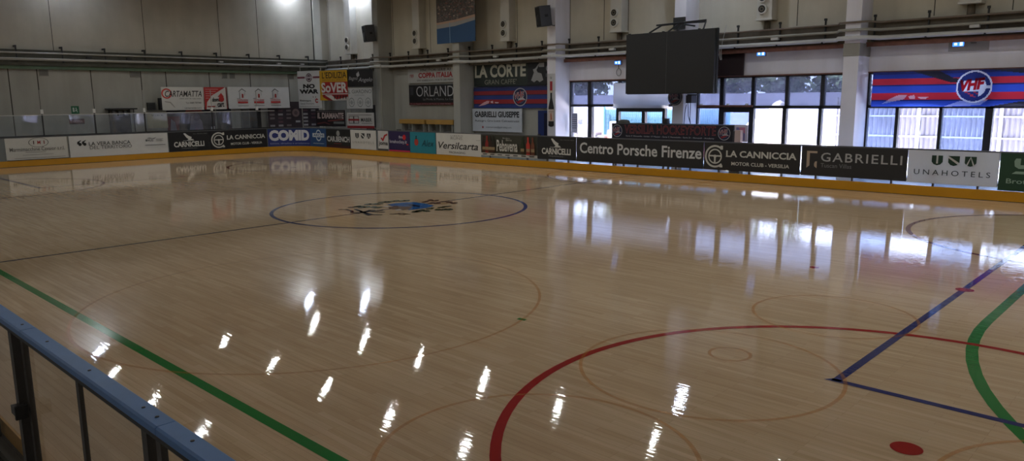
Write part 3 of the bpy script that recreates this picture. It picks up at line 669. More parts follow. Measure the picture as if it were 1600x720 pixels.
# doors and boxes on the end wall
for k, (xa, xb) in enumerate(((60, 76), (202, 219), (346, 355), (358, 367), (449, 459))):
    a, b = at_x(xa, 104, XE+.03), at_x(xb, 116, XE+.03); m = MB(); m.box((XE, a.y, 3.72), (XE+.03, b.y, 4.0), mat((128, 126, 118), .7)); m.box((XE+.03, a.y+.03, 3.76), (XE+.036, b.y-.03, 3.96), mat((112, 110, 104), .7))
    tag(m.build('vent_plate', bevel=.005), 'grey plate under the green ledge, ' + ('leftmost of the five', 'left of the Cartamatta banner', 'left one of the close pair', 'right one of the close pair', 'beside the No War banner')[k], 'vent plate', 'grey plates under the end wall ledge')
def door_end(y0, y1, z1, col, name='door_1', lab=None):
    m = MB(); m.box((XE, y0, -.02), (XE+.06, y1, z1), mat(col, .6)); m.box((XE+.06, y0+.06, .02), (XE+.075, y1-.06, z1-.06), mat(tuple(int(c*.8) for c in col), .5))
    m.box((XE+.07, y0+.08, .95), (XE+.12, y0+.12, 1.1), DARK); return struct(m, name)
door_end(6.75, 7.5, 2.25, (52, 50, 56)); door_end(8.05, 8.5, 2.22, (120, 122, 120), 'door_2'); door_end(8.55, 9.15, 2.25, (58, 56, 54), 'door_3')
t = thing('equipment_rack', (-22.9, 2.05, 0), 'dark metal rack against the end wall, seen through the clear screen', 'rack')
m = MB()
for y in (1.6, 2.5): m.box((-23.2, y-.02, 0), (-23.16, y+.02, 2.25), STEEL); m.box((-22.7, y-.02, 0), (-22.66, y+.02, 2.25), STEEL)
m.build('frame', t)
m = MB(); m.box((-23.25, 1.45, 2.24), (-22.6, 2.65, 2.30), DARK); m.build('top', t)
m = MB(); m.box((-23.2, 1.62, .3), (-22.7, 2.3, 1.95), mat((66, 66, 72), .6, var=.2)); m.build('cabinet', t, bevel=.02)
for y in (1.7, 1.95, 2.2): m = MB(); m.box((-23.0, y-.07, 1.95), (-22.8, y+.07, 2.18), mat((110, 110, 108), .6)); m.build('canister', t, bevel=.02)
m = MB(); m.box((XE, 3.34, 2.2), (XE+.16, 3.7, 2.54), mat((62, 62, 60), .6)); m.box((XE+.16, 3.38, 2.24), (XE+.17, 3.66, 2.5), mat((44, 44, 44), .5)); tag(m.build('meter_box', bevel=.01), 'dark grey square box mounted on the end wall left of Cartamatta banner', 'box')
m = MB(); m.box((XE, 3.88, 2.2), (XE+.1, 4.3, 2.75), mat((44, 44, 46), .6)); m.box((XE+.1, 3.94, 2.26), (XE+.11, 4.24, 2.69), mat((70, 70, 72), .5)); tag(m.build('notice_frame', bevel=.01), 'black framed panel half hidden behind the Cartamatta banner', 'frame')
s = sign_end(.08, .40, 2.08, 2.42, XE+.01, (24, 96, 60), thick=.01); s.rect(.18, .25, .40, .80, (190, 200, 190)); s.ring(.62, .72, 0, .08, (190, 200, 190)); s.poly([(.55, .62), (.8, .55), (.7, .42), (.82, .22), (.72, .2), (.6, .42), (.5, .3), (.44, .36), (.56, .48)], (190, 200, 190)); s.build('exit_sign', 'green emergency exit sign on the end wall', 'sign')
s = sign_end(-.05, .57, 1.62, 1.86, XE+.01, (110, 60, 56), thick=.01); s.rect(.02, .8, .98, .96, (60, 44, 42)); s.rect(.02, .04, .98, .2, (60, 44, 42)); s.text('USCITA', .12, .32, .88, .66, (190, 160, 150), .01); s.build('wall_sign', 'small reddish wall sign below the green exit sign', 'sign')

# ------------------------------------------------------------- corner banners
DA, DB = Vector((-22.6, 11.2, 0)), Vector((-17.2, 12.3, 0)); DD = (DB-DA).normalized(); DN = Vector((DD.y, -DD.x, 0))
def sign_corner(p0, p1, col, wav=.01, fwd=0., **k):
    """p0, p1: lower left and upper right in the picture, on the net line across the corner"""
    P = DA+DN*fwd
    a, b = at_pl(*p0, P, DN), at_pl(*p1, P, DN); u0 = (a-DA).dot(DD); u1 = (b-DA).dot(DD)
    q = P+DD*u0
    return Sign(plane_surf((q.x, q.y, a.z), DD, DN, wav), u1-u0, b.z-a.z, col, step=.12, **k)
g_c = 'banners hung across the far corner'
s = sign_corner((467.5, 169), (500, 110), (206, 208, 208)); s.rect(0, .80, 1, .85, (120, 60, 76)); s.ring(.5, .82, 0, .115, (70, 44, 62)); s.ring(.5, .82, .07, .09, (190, 180, 186)); s.rect(.32, .80, .68, .85, (180, 170, 180))
s.text('NO', .24, .53, .74, .65, INK, .06); s.text('WAR', .07, .39, .90, .51, INK, .06); s.ring(.80, .20, .03, .06, (170, 40, 44), 30, 330); s.text('Europa', .08, .17, .55, .23, (50, 48, 50), .01); s.text('Senza Frontiere', .1, .10, .68, .15, (90, 88, 90)); s.text('11', .64, .28, .78, .32, (70, 70, 70)); s.rect(.06, .04, .9, .05, (120, 118, 118)); hb(s, 'tall white No War banner hanging in the far corner', g_c)
s = sign_corner((501, 157), (542, 109), (196, 152, 34), fwd=.05); s.rect(.10, .0, 1, .62, (150, 30, 30)) ; s.poly([(0, 0), (1, 0), (1, .12), (.45, .0)], (178, 176, 170))
s.text("L'EDILIZIA", .10, .74, .98, .95, (36, 26, 18), .012); s.text('SERVIZI ALL EDILIZIA', .10, .65, .95, .71, (120, 84, 24)); s.text('SoVER', .06, .26, .99, .60, (206, 204, 200), .035); s.rect(.08, .20, 1, .23, (200, 198, 194))
s.poly([(.18, .18), (.42, .18), (.62, 0), (.46, 0)], (206, 202, 196)); s.poly([(0, 0), (0, .18), (.3, .0)], (206, 160, 30))
for i in range(5): s.poly([(.50+.1*i, .16), (.58+.1*i, .16), (.52+.1*i, .02)], (60, 20, 22))
hb(s, 'yellow and red SoVer banner hanging in the far corner', g_c)
s = sign_corner((542.5, 136), (582, 107.5), (26, 25, 27)); s.text('Bagno', .08, .34, .42, .60, (160, 160, 164), .0, .3); s.text('Angelo', .44, .22, .97, .52, (172, 172, 176), .0, .3); s.ring(.42, .72, .05, .09, (160, 160, 164)); s.poly([(.38, .66), (.46, .9), (.50, .66), (.42, .55)], (170, 170, 174)); hb(s, 'black Bagno Angelo banner hanging in the far corner', g_c)
s = sign_corner((542.5, 169.5), (581, 137), (182, 184, 184)); s.text('IL GIARDINO', .06, .74, .98, .92, (86, 88, 88), .004); s.text('bed & breakfast', .32, .62, .70, .70, (130, 132, 132))
for a in (.20, .53, .84): s.ring(a, .30, .20, .225, (96, 98, 98), sx=.8); s.rect(a-.09, .29, a+.09, .32, (150, 152, 152)); s.ring(a, .30, 0, .1, (150, 152, 152), sx=.8)
hb(s, 'grey white Il Giardino banner with three ovals under Bagno Angelo', g_c)
s = sign_corner((494.5, 197), (539, 172), (24, 16, 18), fwd=.02)
s.rect(.04, .90, .96, .93, (120, 112, 112)); s.text('IL DIAMANTE', .06, .48, .95, .84, (186, 168, 164), .04, .1); s.poly([(.4, .36), (.95, .46), (.95, .40), (.42, .30)], (130, 60, 56)); s.rect(.60, .16, .96, .30, (110, 114, 112)); s.poly([(.05, .12), (.3, .2), (.45, .1), (.5, .14), (.3, .28), (.05, .2)], (90, 40, 40)); hb(s, 'black Il Diamante banner low in the far corner', g_c)
s = sign_corner((543, 200), (584, 176), (188, 184, 180), fwd=.02); s.rect(0, 0, 1, .16, (140, 34, 36)); s.rect(.06, .84, .92, .87, (90, 86, 84)); s.rect(.08, .30, .44, .78, (60, 54, 54)); s.rect(.10, .33, .24, .75, (180, 176, 172)); s.rect(.28, .33, .42, .75, (180, 176, 172)); s.rect(.06, .48, .46, .60, (150, 40, 42)); s.text('MABER', .52, .42, .92, .66, (40, 38, 38), .01); s.rect(.54, .30, .94, .33, (110, 106, 104)); hb(s, 'white Maber banner with red stripe low in the far corner', g_c)
# net rope posts carrying them
net = thing('net_frame', (-22.2, 11.1, 0), 'steel frame behind the far corner that carries the hung banners', 'frame')
for u in (.0, 1.55, 3.55, 5.75):
    p = DA+DD*u-DN*.06
    m = MB(); m.tube([(p.x, p.y, -.02), (p.x, p.y, 4.35)], .025, PIPE, 8); m.build('post', net)
for z in (4.34, 1.15):
    m = MB(); p, q = DA-DN*.06, DA+DD*5.75-DN*.06; m.tube([(p.x, p.y, z), (q.x, q.y, z)], .018, PIPE, 8); m.build('crossbar', net)
m = MB(); m.box((-19.9, 13.5, -.02), (-18.6, YW, 2.3), mat((66, 64, 62), .7)); m.box((-19.8, 13.48, .05), (-19.3, 13.5, 2.2), mat((84, 82, 80), .6)); struct(m, 'door_4')

# ------------------------------------------------------------- banners on the far wall
s = sign_far(-16.2, -12.3, 3.38, 4.1, 13.5, (176, 176, 172), .01); s.text('VINCITORI SERIE A1', .24, .76, .82, .93, (40, 38, 38), .01); s.text('COPPA ITALIA', .21, .32, .86, .68, (150, 30, 32), .04); s.text('1989', .04, .36, .12, .60, (150, 40, 40), .01); s.text('VHF VIAREGGIO - FORTE DEI MARMI', .18, .10, .90, .22, (60, 58, 60)); hb(s, 'white Coppa Italia banner with red lettering on the far wall')
s = sign_far(-16.15, -12.0, 2.3, 3.28, 13.5, (20, 20, 22), .01); s.text('ORLANDO', .14, .42, .94, .93, (178, 178, 180), -.006); s.text('La Moda, la Musica, La Cucina', .26, .22, .86, .34, (130, 130, 132)); s.rect(0, .0, 1, .11, (90, 30, 34)); s.text('Via G. Mazzini, 25 Forte dei Marmi  tel. 0584 787080', .03, .025, .75, .08, (160, 140, 140)); s.rect(.03, .5, .09, .9, (50, 50, 54)); hb(s, 'black Orlando banner on the far wall under Coppa Italia')
s = sign_far(-11.38, -6.0, 3.12, 4.2, 13.5, (34, 42, 38), .015); s.rect(.62, 0, 1, 1, (26, 27, 30)); s.text('LA CORTE', .015, .36, .60, .88, (176, 172, 154), .035); s.text('GRAN CAFFE\'', .13, .08, .50, .28, (140, 140, 126)); WG = (150, 150, 150)
s.poly([(.66, .2), (.69, .5), (.68, .62), (.71, .66), (.73, .5), (.77, .45), (.79, .2), (.75, .12), (.72, .2), (.69, .12)], WG); s.rect(.745, .70, .80, .86, WG); s.poly([(.70, .62), (.74, .82), (.75, .80), (.72, .6)], WG)
s.text('GTI', .82, .50, .96, .78, (130, 132, 136), .012); s.text('ESCAVAZIONI', .82, .32, .99, .44, (120, 120, 124), .01); s.rect(.86, .22, .97, .24, WG); hb(s, 'dark green and black La Corte Gran Caffe banner on the far wall')

def vhf_logo(s, a, b, r, dim=1.):
    g = lambda c: tuple(int(x*dim) for x in c); k = s.H/s.W; X = lambda x: a+x*r*k; Y = lambda y: b+y*r
    s.ring(a, b, 0, r, g((226, 226, 230))); s.ring(a, b, 0, r*.90, g((30, 40, 88))); s.ring(a, b, r*.62, r*.66, g((150, 156, 180)), 200, 340)
    s.rect(X(-.06), Y(.2), X(.06), Y(.72), g((190, 36, 44)))
    s.poly([(X(-.62), Y(-.42)), (X(-.3), Y(-.5)), (X(0), Y(-.28)), (X(.5), Y(-.1)), (X(.86), Y(-.32)), (X(.5), Y(-.36)), (X(.1), Y(-.56)), (X(-.3), Y(-.74))], g((200, 40, 48)))
    s.poly([(X(-.36), Y(-.36)), (X(-.1), Y(-.12)), (X(.3), Y(.02)), (X(.62), Y(.18)), (X(.42), Y(-.06)), (X(.86), Y(-.34)), (X(.3), Y(-.28))], g((228, 228, 232)))
    s.text('VHF', X(-.84), Y(-.18), X(.60), Y(.56), g((232, 232, 236)), .05, .15, .12); s.text('VHF', X(-.80), Y(-.14), X(.56), Y(.52), g((206, 34, 48)), .0, .15, .12)
def vhf_flag(s, k=1.):
    g = lambda *c: tuple(int(x*k) for x in c)
    NV, RD, BL = g(44, 50, 104), g(192, 50, 62), g(52, 78, 176)
    s.rect(0, .92, 1, 1, NV); s.rect(0, .58, 1, .62, NV); s.rect(0, .16, 1, .20, NV)
    s.rect(0, .62, 1, .80, RD); s.rect(0, .40, 1, .58, BL); s.rect(0, .20, 1, .40, g(208, 50, 62)); s.rect(0, .0, 1, .16, BL); s.rect(0, .80, 1, .92, g(44, 62, 140))
    s.poly([(.06, .08), (.12, .26), (.16, .34), (.19, .33), (.18, .22), (.13, .14)], (210, 160, 170)); s.poly([(.20, .30), (.23, .34), (.235, .22), (.21, .24)], (220, 190, 196)); s.poly([(.25, .28), (.30, .27), (.29, .22), (.26, .22)], (220, 190, 196))
s = sign_far(-11.38, -6.0, 2.16, 3.10, 13.48, (24, 24, 42), .02); vhf_flag(s, .72); vhf_logo(s, .545, .5, .42, .8); hb(s, 'red and blue striped flag with round VHF crest below La Corte')
s = sign_far(-11.43, -8.3, 1.1, 2.13, 13.4, (192, 196, 204), 0, thick=.03); s.text('GABRIELLI GIUSEPPE', .05, .62, .95, .88, (26, 26, 34), .04); s.text('Autogru Gru Luce Calcestruzzi', .05, .40, .95, .52, (60, 60, 70), .006); s.text('commerciale@gabriellig.com', .28, .14, .80, .23, (80, 80, 88)); s.ring(.22, .185, 0, .05, (160, 60, 64)); s.build('wall_sign', 'white Gabrielli Giuseppe panel low on the far wall', 'sign')
m = MB(); m.box((-7.45, 13.5, -.02), (-6.25, YW, 2.05), mat((24, 44, 104), .5)); m.box((-7.1, 13.49, .1), (-6.6, 13.5, 1.95), mat((18, 22, 52), .4)); m.box((-7.4, 13.42, 1.0), (-7.3, 13.5, 1.05), STEEL); struct(m, 'door_5')
# wine bottle poster on the column front
s = sign_far(-6.21, -5.80, 1.0, 3.55, 12.69, (192, 190, 190), 0, thick=.006)
BT = (24, 22, 22); s.poly([(.14, .18), (.86, .18), (.86, .47), (.62, .62), (.60, .88), (.40, .88), (.38, .62), (.14, .47)], BT); s.rect(.34, .70, .66, .88, (150, 24, 34)); s.rect(.30, .70, .70, .735, (196, 180, 160)); s.rect(.16, .25, .84, .44, (196, 176, 160)); s.poly([(.45, .26), (.60, .28), (.52, .40), (.42, .36)], (180, 80, 50)); s.rect(.16, .40, .84, .405, (90, 70, 60)); s.ring(.5, .935, .012, .018, (60, 56, 56)); s.ring(.5, .19, 0, .028, BT, sx=2.1)
s.build('wall_poster', 'tall poster of a dark wine bottle on the column beside the windows', 'poster')
# aerial town poster
m_sea = None
def sea_town():
    m, nt, N, L = new_mat('aerial_photo_print'); out = N.new('ShaderNodeOutputMaterial'); b = N.new('ShaderNodeBsdfPrincipled'); L.new(b.outputs[0], out.inputs[0])
    b.inputs['Roughness'].default_value = .5
    tc = N.new('ShaderNodeTexCoord'); v = N.new('ShaderNodeTexVoronoi'); v.inputs['Scale'].default_value = 17; L.new(tc.outputs['Object'], v.inputs['Vector'])
    cr = N.new('ShaderNodeValToRGB'); e = cr.color_ramp.elements
    e[0].position = 0; e[0].color = (*lin((70, 70, 62)), 1); e[1].position = 1; e[1].color = (*lin((56, 66, 56)), 1)
    for p, c in ((.3, (96, 72, 62)), (.5, (52, 60, 54)), (.65, (118, 104, 96)), (.8, (78, 62, 58))): x = e.new(p); x.color = (*lin(c), 1)
    sx = N.new('ShaderNodeSeparateColor'); L.new(v.outputs['Color'], sx.inputs[0]); L.new(sx.outputs[0], cr.inputs['Fac']); L.new(cr.outputs[0], b.inputs['Base Color'])
    return m
pa, pb = at_y(683, 69, 12.62), at_y(743, 66, 12.62)
s = sign_far(pa.x, pb.x, pa.z, 7.6, 12.62, sea_town(), 0, thick=.03)
s.poly([(0, 0), (1, 0), (1, .36), (.5, .29), (0, .27)], (38, 74, 112)); s.poly([(0, .27), (.5, .29), (1, .36), (1, .41), (.5, .36), (0, .34)], (150, 146, 140)); s.poly([(0, .34), (.5, .36), (1, .41), (1, .455), (.5, .40), (0, .375)], (176, 142, 118)); s.rect(.345, 0, .36, .36, (120, 150, 176)); 
R = random.Random(12)
for k in range(60):
    a, b_ = R.uniform(.02, .93), R.uniform(.44, .70)
    if b_ < .42+.06*a: continue
    w, h = R.uniform(.02, .06), R.uniform(.012, .03); s.put([[(a*s.W, b_*s.H), ((a+w)*s.W, (b_+.006)*s.H), ((a+w)*s.W, (b_+h)*s.H), (a*s.W, (b_+h)*s.H)]], R.choice([(150, 122, 104), (126, 78, 66), (168, 150, 134), (104, 92, 84)])); s.lay -= 1
s.lay += 1
s.build('hanging_poster', 'large aerial photograph poster of a seaside town high on the far wall', 'poster')

# ------------------------------------------------------------- windows
GL_UP = glass((144, 150, 166), .05, (158, 160, 190), .9, 'tinted_upper_glass', True)
GL_LO = glass((226, 230, 246), .03, (200, 206, 220), .9, 'window_glass')
GL_MID = glass((176, 188, 212), .06, (150, 160, 205), .9, 'bluish_glass', True)
YG = 13.72
def bar(m, x0, x1, z0, z1, mt=BLACKF, y0=13.62, y1=13.78): m.box((x0, y0, z0), (x1, y1, z1), mt)
def window(n, x0, x1, mull, tr, lower, panes_lo=None, ztop=ZT, trmat=None):
    fr = MB(); bar(fr, x0, x0+.05, 0, ztop); bar(fr, x1-.05, x1, 0, ztop); bar(fr, x0, x1, ztop-.05, ztop); bar(fr, x0, x1, 0, .08)
    bar(fr, x0, x1, tr-.05, tr+.05, BLACKF)
    for a, b in mull: bar(fr, a, b, tr, ztop)
    for a, b in lower: bar(fr, a, b, 0, tr)
    w = struct(fr, 'window_%d' % n)
    def panes(edges, z0, z1, mats):
        e = [x0+.05] + [v for ab in edges for v in ab] + [x1-.05]
        for i in range(0, len(e), 2):
            if e[i+1]-e[i] < .05: continue
            m = MB(); m.box((e[i], YG-.006, z0), (e[i+1], YG, z1), mats[min(i//2, len(mats)-1)]); m.build('pane', w)
    panes(mull, tr+.05, ztop-.05, [GL_UP]); panes(lower, .08, tr-.05, panes_lo or [GL_LO])
    m = MB(); m.box((x0, 13.58, ztop-.005), (x1, 13.61, ztop+.035), RUST); m.build('lintel_strip', w)
    return w
X = lambda px, py=150: at_y(px, py, 13.65).x
w1 = window(1, -5.78, -.32, [(X(919), X(924)), (X(967), X(969)), (X(1005), X(1007))], 2.26, [(X(919, 195), X(925, 195)), (X(963, 195), X(967, 195)), (X(1003, 195), X(1008, 195)), (X(1035, 195), X(1039, 195))])
w2 = window(2, .13, 5.58, [(X(1125), X(1131)), (X(1174), X(1179)), (X(1227), X(1232)), (X(1282), X(1288))], 2.2,
            [(X(1123, 195), X(1131, 195)), (X(1170, 195), X(1177, 195)), (X(1222, 195), X(1228, 195)), (X(1278, 195), X(1283, 195))], [GL_MID, GL_MID, GL_LO, GL_LO, GL_LO])
w3 = window(3, 6.03, 11.46, [(X(1401), X(1405)), (X(1470), X(1474)), (X(1540), X(1551))], 2.22, [(X(1398, 195), X(1403, 195)), (X(1466, 195), X(1471, 195)), (X(1538, 195), X(1550, 195))], [GL_MID, GL_LO, GL_MID, GL_LO])
w4 = window(4, 11.9, 17.3, [(13.2, 13.27), (14.5, 14.57), (15.9, 15.97)], 2.22, [(13.2, 13.27), (14.5, 14.57), (15.9, 15.97)])
w5 = window(5, 17.8, 23.2, [(19.1, 19.17), (20.4, 20.47), (21.8, 21.87)], 2.22, [(19.1, 19.17), (20.4, 20.47), (21.8, 21.87)])
# door leaf frames and the reddish bar over the glazed door
m = MB(); m.box((.2, 13.56, 2.2), (X(1178), 13.62, 2.27), RUST); m.build('door_header', w2)
for a in (.3, 1.35, 2.05): m = MB(); m.box((a*1.0, 13.54, 2.27), (a+.09, 13.6, 2.32), WHITE); m.build('catch', w2)
m = MB(); a, b = X(1131, 195), X(1170, 195)
for q in ((a, 2.02, b, 2.15), (a, .08, b, .3)): bar(m, q[0], q[2], q[1], q[3], y0=13.6, y1=13.66)
m.build('door_leaf', w2)
m = MB(); a, b = X(967, 195), X(1035, 195)
for q in ((a, 2.02, b, 2.2), (a, .08, b, .3)): bar(m, q[0], q[2], q[1], q[3], y0=13.6, y1=13.66)
m.build('door_leaf', w1)
# white sheet over the left windows
SHEET = mat((216, 212, 204), .8, var=.05, scale=2, transl=.75, name='thin_white_sheet')
a = at_y(959, 130, 13.5); b = at_y(1044, 169, 13.5)
s = Sign(plane_surf((a.x, 13.5, b.z-.0), (1, 0, 0), (0, -1, 0), .03, 2.3), b.x-a.x, a.z-b.z, SHEET, step=.1, thick=.002, transl=.75)
s.build('hanging_sheet', 'white translucent sheet covering the windows left of the scoreboard', 'sheet')
# notices on the leftmost pane
s = sign_far(X(895), X(904), 1.15, 1.95, 13.58, (150, 150, 158), 0, thick=.01)
for k in range(7): s.rect(.12, .88-.11*k, .88, .93-.11*k, (90, 90, 100))
s.build('wall_notice', 'grey notice sheet with text rows in the leftmost window', 'notice')
# big flag in window bay three
FW, FH, LX, LY, LR = 5.24, 1.02, 2.72, .55, .45
s = Sign(plane_surf((6.22, 13.46, 2.22), (1, 0, 0), (0, -1, 0), .025, 1.7), FW, FH, (216, 216, 226), step=.5, thick=.002, transl=.8, rough=.35)
s.mb = MB()
def inside(u, v, P):
    c = False
    for k in range(len(P)):
        (x0, y0), (x1, y1) = P[k], P[k-1]
        if (y0 > v) != (y1 > v) and u < (x1-x0)*(v-y0)/(y1-y0)+x0: c = not c
    return c
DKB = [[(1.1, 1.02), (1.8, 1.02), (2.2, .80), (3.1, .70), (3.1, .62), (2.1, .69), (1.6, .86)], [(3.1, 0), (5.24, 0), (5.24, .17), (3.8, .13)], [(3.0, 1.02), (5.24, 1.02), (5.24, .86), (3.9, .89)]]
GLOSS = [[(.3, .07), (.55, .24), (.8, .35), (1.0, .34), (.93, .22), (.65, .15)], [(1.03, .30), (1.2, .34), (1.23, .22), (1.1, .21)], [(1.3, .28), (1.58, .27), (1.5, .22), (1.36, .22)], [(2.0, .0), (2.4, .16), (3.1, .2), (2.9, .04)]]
def fcol(u, v):
    if (u-LX)**2+(v-LY)**2 < LR*LR:
        r_ = math.hypot(u-LX, v-LY)/LR
        if .66 < r_ < .90 and not (-.15 < math.atan2(v-LY, u-LX) < .1): return (44, 54, 112)
        if r_ <= .66 and v > LY+.18: return (44, 54, 112)
        if r_ <= .66 and v < LY-.14 and u < LX+.12: return (190, 60, 72) if (int(u*14)+int(v*18)) % 3 == 0 else (44, 54, 112)
        return (226, 226, 232)
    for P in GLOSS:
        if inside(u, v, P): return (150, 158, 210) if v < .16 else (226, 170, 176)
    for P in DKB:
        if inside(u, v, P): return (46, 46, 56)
    f = v/FH
    for lim, c in ((.16, (56, 84, 184)), (.20, (44, 50, 104)), (.40, (208, 50, 62)), (.58, (56, 82, 180)), (.62, (44, 50, 104)), (.80, (192, 50, 62)), (.92, (44, 62, 140))):
        if f < lim: return c
    return (44, 50, 104)
nu, nv = 262, 51
for i_ in range(nu):
    run = 0
    for j_ in range(nv):
        c0 = fcol((i_+.5)*FW/nu, (j_+.5)*FH/nv); c1 = fcol((i_+.5)*FW/nu, (j_+1.5)*FH/nv) if j_ < nv-1 else None
        if c1 != c0 or j_-run >= 6:
            a0, a1, b0, b1 = i_*FW/nu, (i_+1)*FW/nu, run*FH/nv, (j_+1)*FH/nv
            s.mb.face([s.surf(a0, b0, 0), s.surf(a1, b0, 0), s.surf(a1, b1, 0), s.surf(a0, b1, 0)], s.M(c0)); run = j_+1
s.step = .12
s.text('VHF', (LX-.36)/FW, (LY-.10)/FH, (LX+.26)/FW, (LY+.22)/FH, (206, 34, 48), .06, .15, .12)
s.build('hanging_flag', 'long red and blue striped flag with round VHF crest across the right windows', 'flag')

# exit lights
def exit_light(px, py, lab, extra=False):
    p = at_y(px, py, 13.56)
    t = thing('exit_light', (p.x, 13.56, p.z), lab, 'exit light', 'blue lit exit lights')
    m = MB(); m.box((p.x-.16, 13.52, p.z-.08), (p.x+.16, YW, p.z+.08), mat((150, 150, 156), .5)); m.build('housing', t, bevel=.01)
    E = mat((60, 130, 255), .5, emit=1.3, name='blue_exit_glow'); E2 = mat((190, 220, 255), .5, emit=1.6)
    m = MB(); m.box((p.x-.14, 13.51, p.z-.06), (p.x+.14, 13.52, p.z+.06), E); m.build('lit_face', t)
    m = MB(); m.box((p.x-.10, 13.505, p.z-.03), (p.x-.03, 13.51, p.z+.035), E2); m.build('arrow_mark', t)
    m = MB(); m.box((p.x+.04, 13.505, p.z-.045), (p.x+.11, 13.51, p.z+.05), E2); m.build('door_mark', t)
    return p
p = exit_light(966, 98, 'small blue exit light over the windows left of the scoreboard')
q = thing('cable_loop', (p.x, 13.56, p.z-.3), 'coiled cable hanging under the exit light left of the scoreboard', 'cable')
m = MB(); m.tube([(p.x+.03+.11*math.sin(a), 13.56, p.z-.36+.14*math.cos(a)) for a in [2*PI*i/20 for i in range(21)]], .012, mat((110, 110, 108), .6), 6); m.tube([(p.x, 13.57, p.z-.08), (p.x+.03, 13.56, p.z-.22)], .01, DARK, 6); m.build('coil', q)
exit_light(1190, 84, 'small blue exit light on the white wall right of the scoreboard'); p = exit_light(1498, 69, 'small blue exit light above the striped flag')
m = MB(); m.box((p.x-.26, 13.58, p.z-.2), (p.x+.75, YW, p.z+.12), mat((168, 165, 164), .7)); m.box((p.x+.3, 13.56, p.z-.0), (p.x+.44, 13.58, p.z+.03), mat((110, 106, 104), .7)); tag(m.build('wall_plate'), 'grey backing plate on the wall behind the exit light over the flag', 'plate')

# ------------------------------------------------------------- scoreboard
t = thing('led_scoreboard', (.18, 11.7, 2.7), 'large black two panel scoreboard hanging in front of the windows', 'scoreboard')
SCR = mat((30, 30, 31), .55, var=.02, name='dark_led_face')
for a, b, l in ((-1.58, .065, 0), (.085, 1.88, 0)):
    m = MB(); m.box((a, 11.6, 2.69), (b, 11.72, 4.74), SCR); m.build('screen_panel', t, bevel=.006)
m = MB(); m.box((-1.6, 11.72, 2.67), (1.9, 11.84, 4.76), DARK); m.build('back_frame', t)
m = MB(); m.box((.065, 11.61, 2.69), (.085, 11.72, 4.74), mat((80, 80, 80), .5)); m.build('seam', t)
t = thing('hanging_bracket', (0, 12.2, 4.76), 'dark steel arms holding the scoreboard to the column above', 'bracket')
for pts in ([(-.75, 11.78, 4.76), (-.45, 12.1, 5.02), (-.2, 12.72, 5.1)], [(1.35, 11.78, 4.76), (1.25, 12.1, 5.02), (.1, 12.72, 5.1)], [(-.6, 12.0, 5.02), (1.32, 12.0, 5.06)], [(.35, 11.8, 4.76), (.45, 12.05, 5.04)], [(.0, 11.8, 4.76), (.1, 12.3, 5.05), (.9, 12.0, 4.9)]):
    m = MB(); m.tube(pts, .03, DARK, 6); m.build('arm', t)
m = MB(); m.box((-.32, 12.62, 4.9), (.13, 12.7, 5.3), DARK); m.build('wall_plate', t)
# brown panel on wall
m = MB(); m.box((.72, 13.42, 3.27), (1.98, 13.5, 4.02), mat((44, 26, 26), .6, var=.1)); m.box((.76, 13.41, 3.31), (1.94, 13.42, 3.98), mat((38, 22, 22), .5)); m.box((.9, 13.5, 3.3), (1.8, YW, 3.9), DARK)
tag(m.build('hanging_display'), 'dark brown blank panel on the wall right of the scoreboard', 'panel')
t = thing('rope_bundle', (1.36, 13.0, 4.9), 'thin ropes hanging down over the pipes beside the dark brown panel', 'rope')
for dx in (-.14, -.02, .12):
    m = MB(); m.tube([(1.3+dx*2, 12.98, 4.95), (1.3+dx, 12.95, 4.4), (1.32+dx*.4, 12.98, 4.05), (1.36+dx*.2, 13.02, 3.8)], .008, mat((170, 168, 160), .7), 6); m.build('rope', t)

# loudspeakers
def speaker(c, rz, lab, w=.55, h=.78, d=.5):
    t = thing('wall_loudspeaker', c, lab, 'loudspeaker', 'black loudspeakers on columns')
    Rm = Matrix.Rotation(rz, 4, 'Z') @ Matrix.Rotation(.12, 4, 'X')
    def tr(mb): mb.v = [tuple(Vector(c)+Rm @ Vector(v)) for v in mb.v]; return mb
    BK = mat((66, 66, 68), .6); m = MB()
    m.prism([(-w/2, -d/2, -h/2), (w/2, -d/2, -h/2), (w*.32, d/2, -h/2), (-w*.32, d/2, -h/2)], (0, 0, h), BK); tr(m).build('cabinet', t, bevel=.015)
    m = MB(); m.box((-w/2+.03, -d/2-.012, -h/2+.04), (w/2-.03, -d/2+.005, h/2-.04), mat((22, 22, 23), .8, var=.2, scale=60)); tr(m).build('grille', t)
    m = MB(); m.lathe([(.0, -.03), (.19, -.03), (.21, -.018), (.21, 0)], (0, -d/2, -.12), mat((30, 30, 31), .5), 24, 'y'); tr(m).build('woofer', t, smooth=True)
    m = MB(); m.box((w*.30, -.05, -.05), (w*.46, .08, .05), mat((20, 20, 20), .5)); tr(m).build('handle', t)
    m = MB(); m.tube([(0, d/2-.05, -h/2+.05), (0, d/2+.15, -h/2-.02), (0, .5, -.3)], .02, STEEL, 6); tr(m).build('mount', t)
speaker((-6.05, 12.3, 5.78), -.5, 'black loudspeaker high on the column beside the wine bottle poster')
speaker((-17.75, 12.35, 5.86), -.35, 'black loudspeaker high in the far corner above the banners', .62, .80)

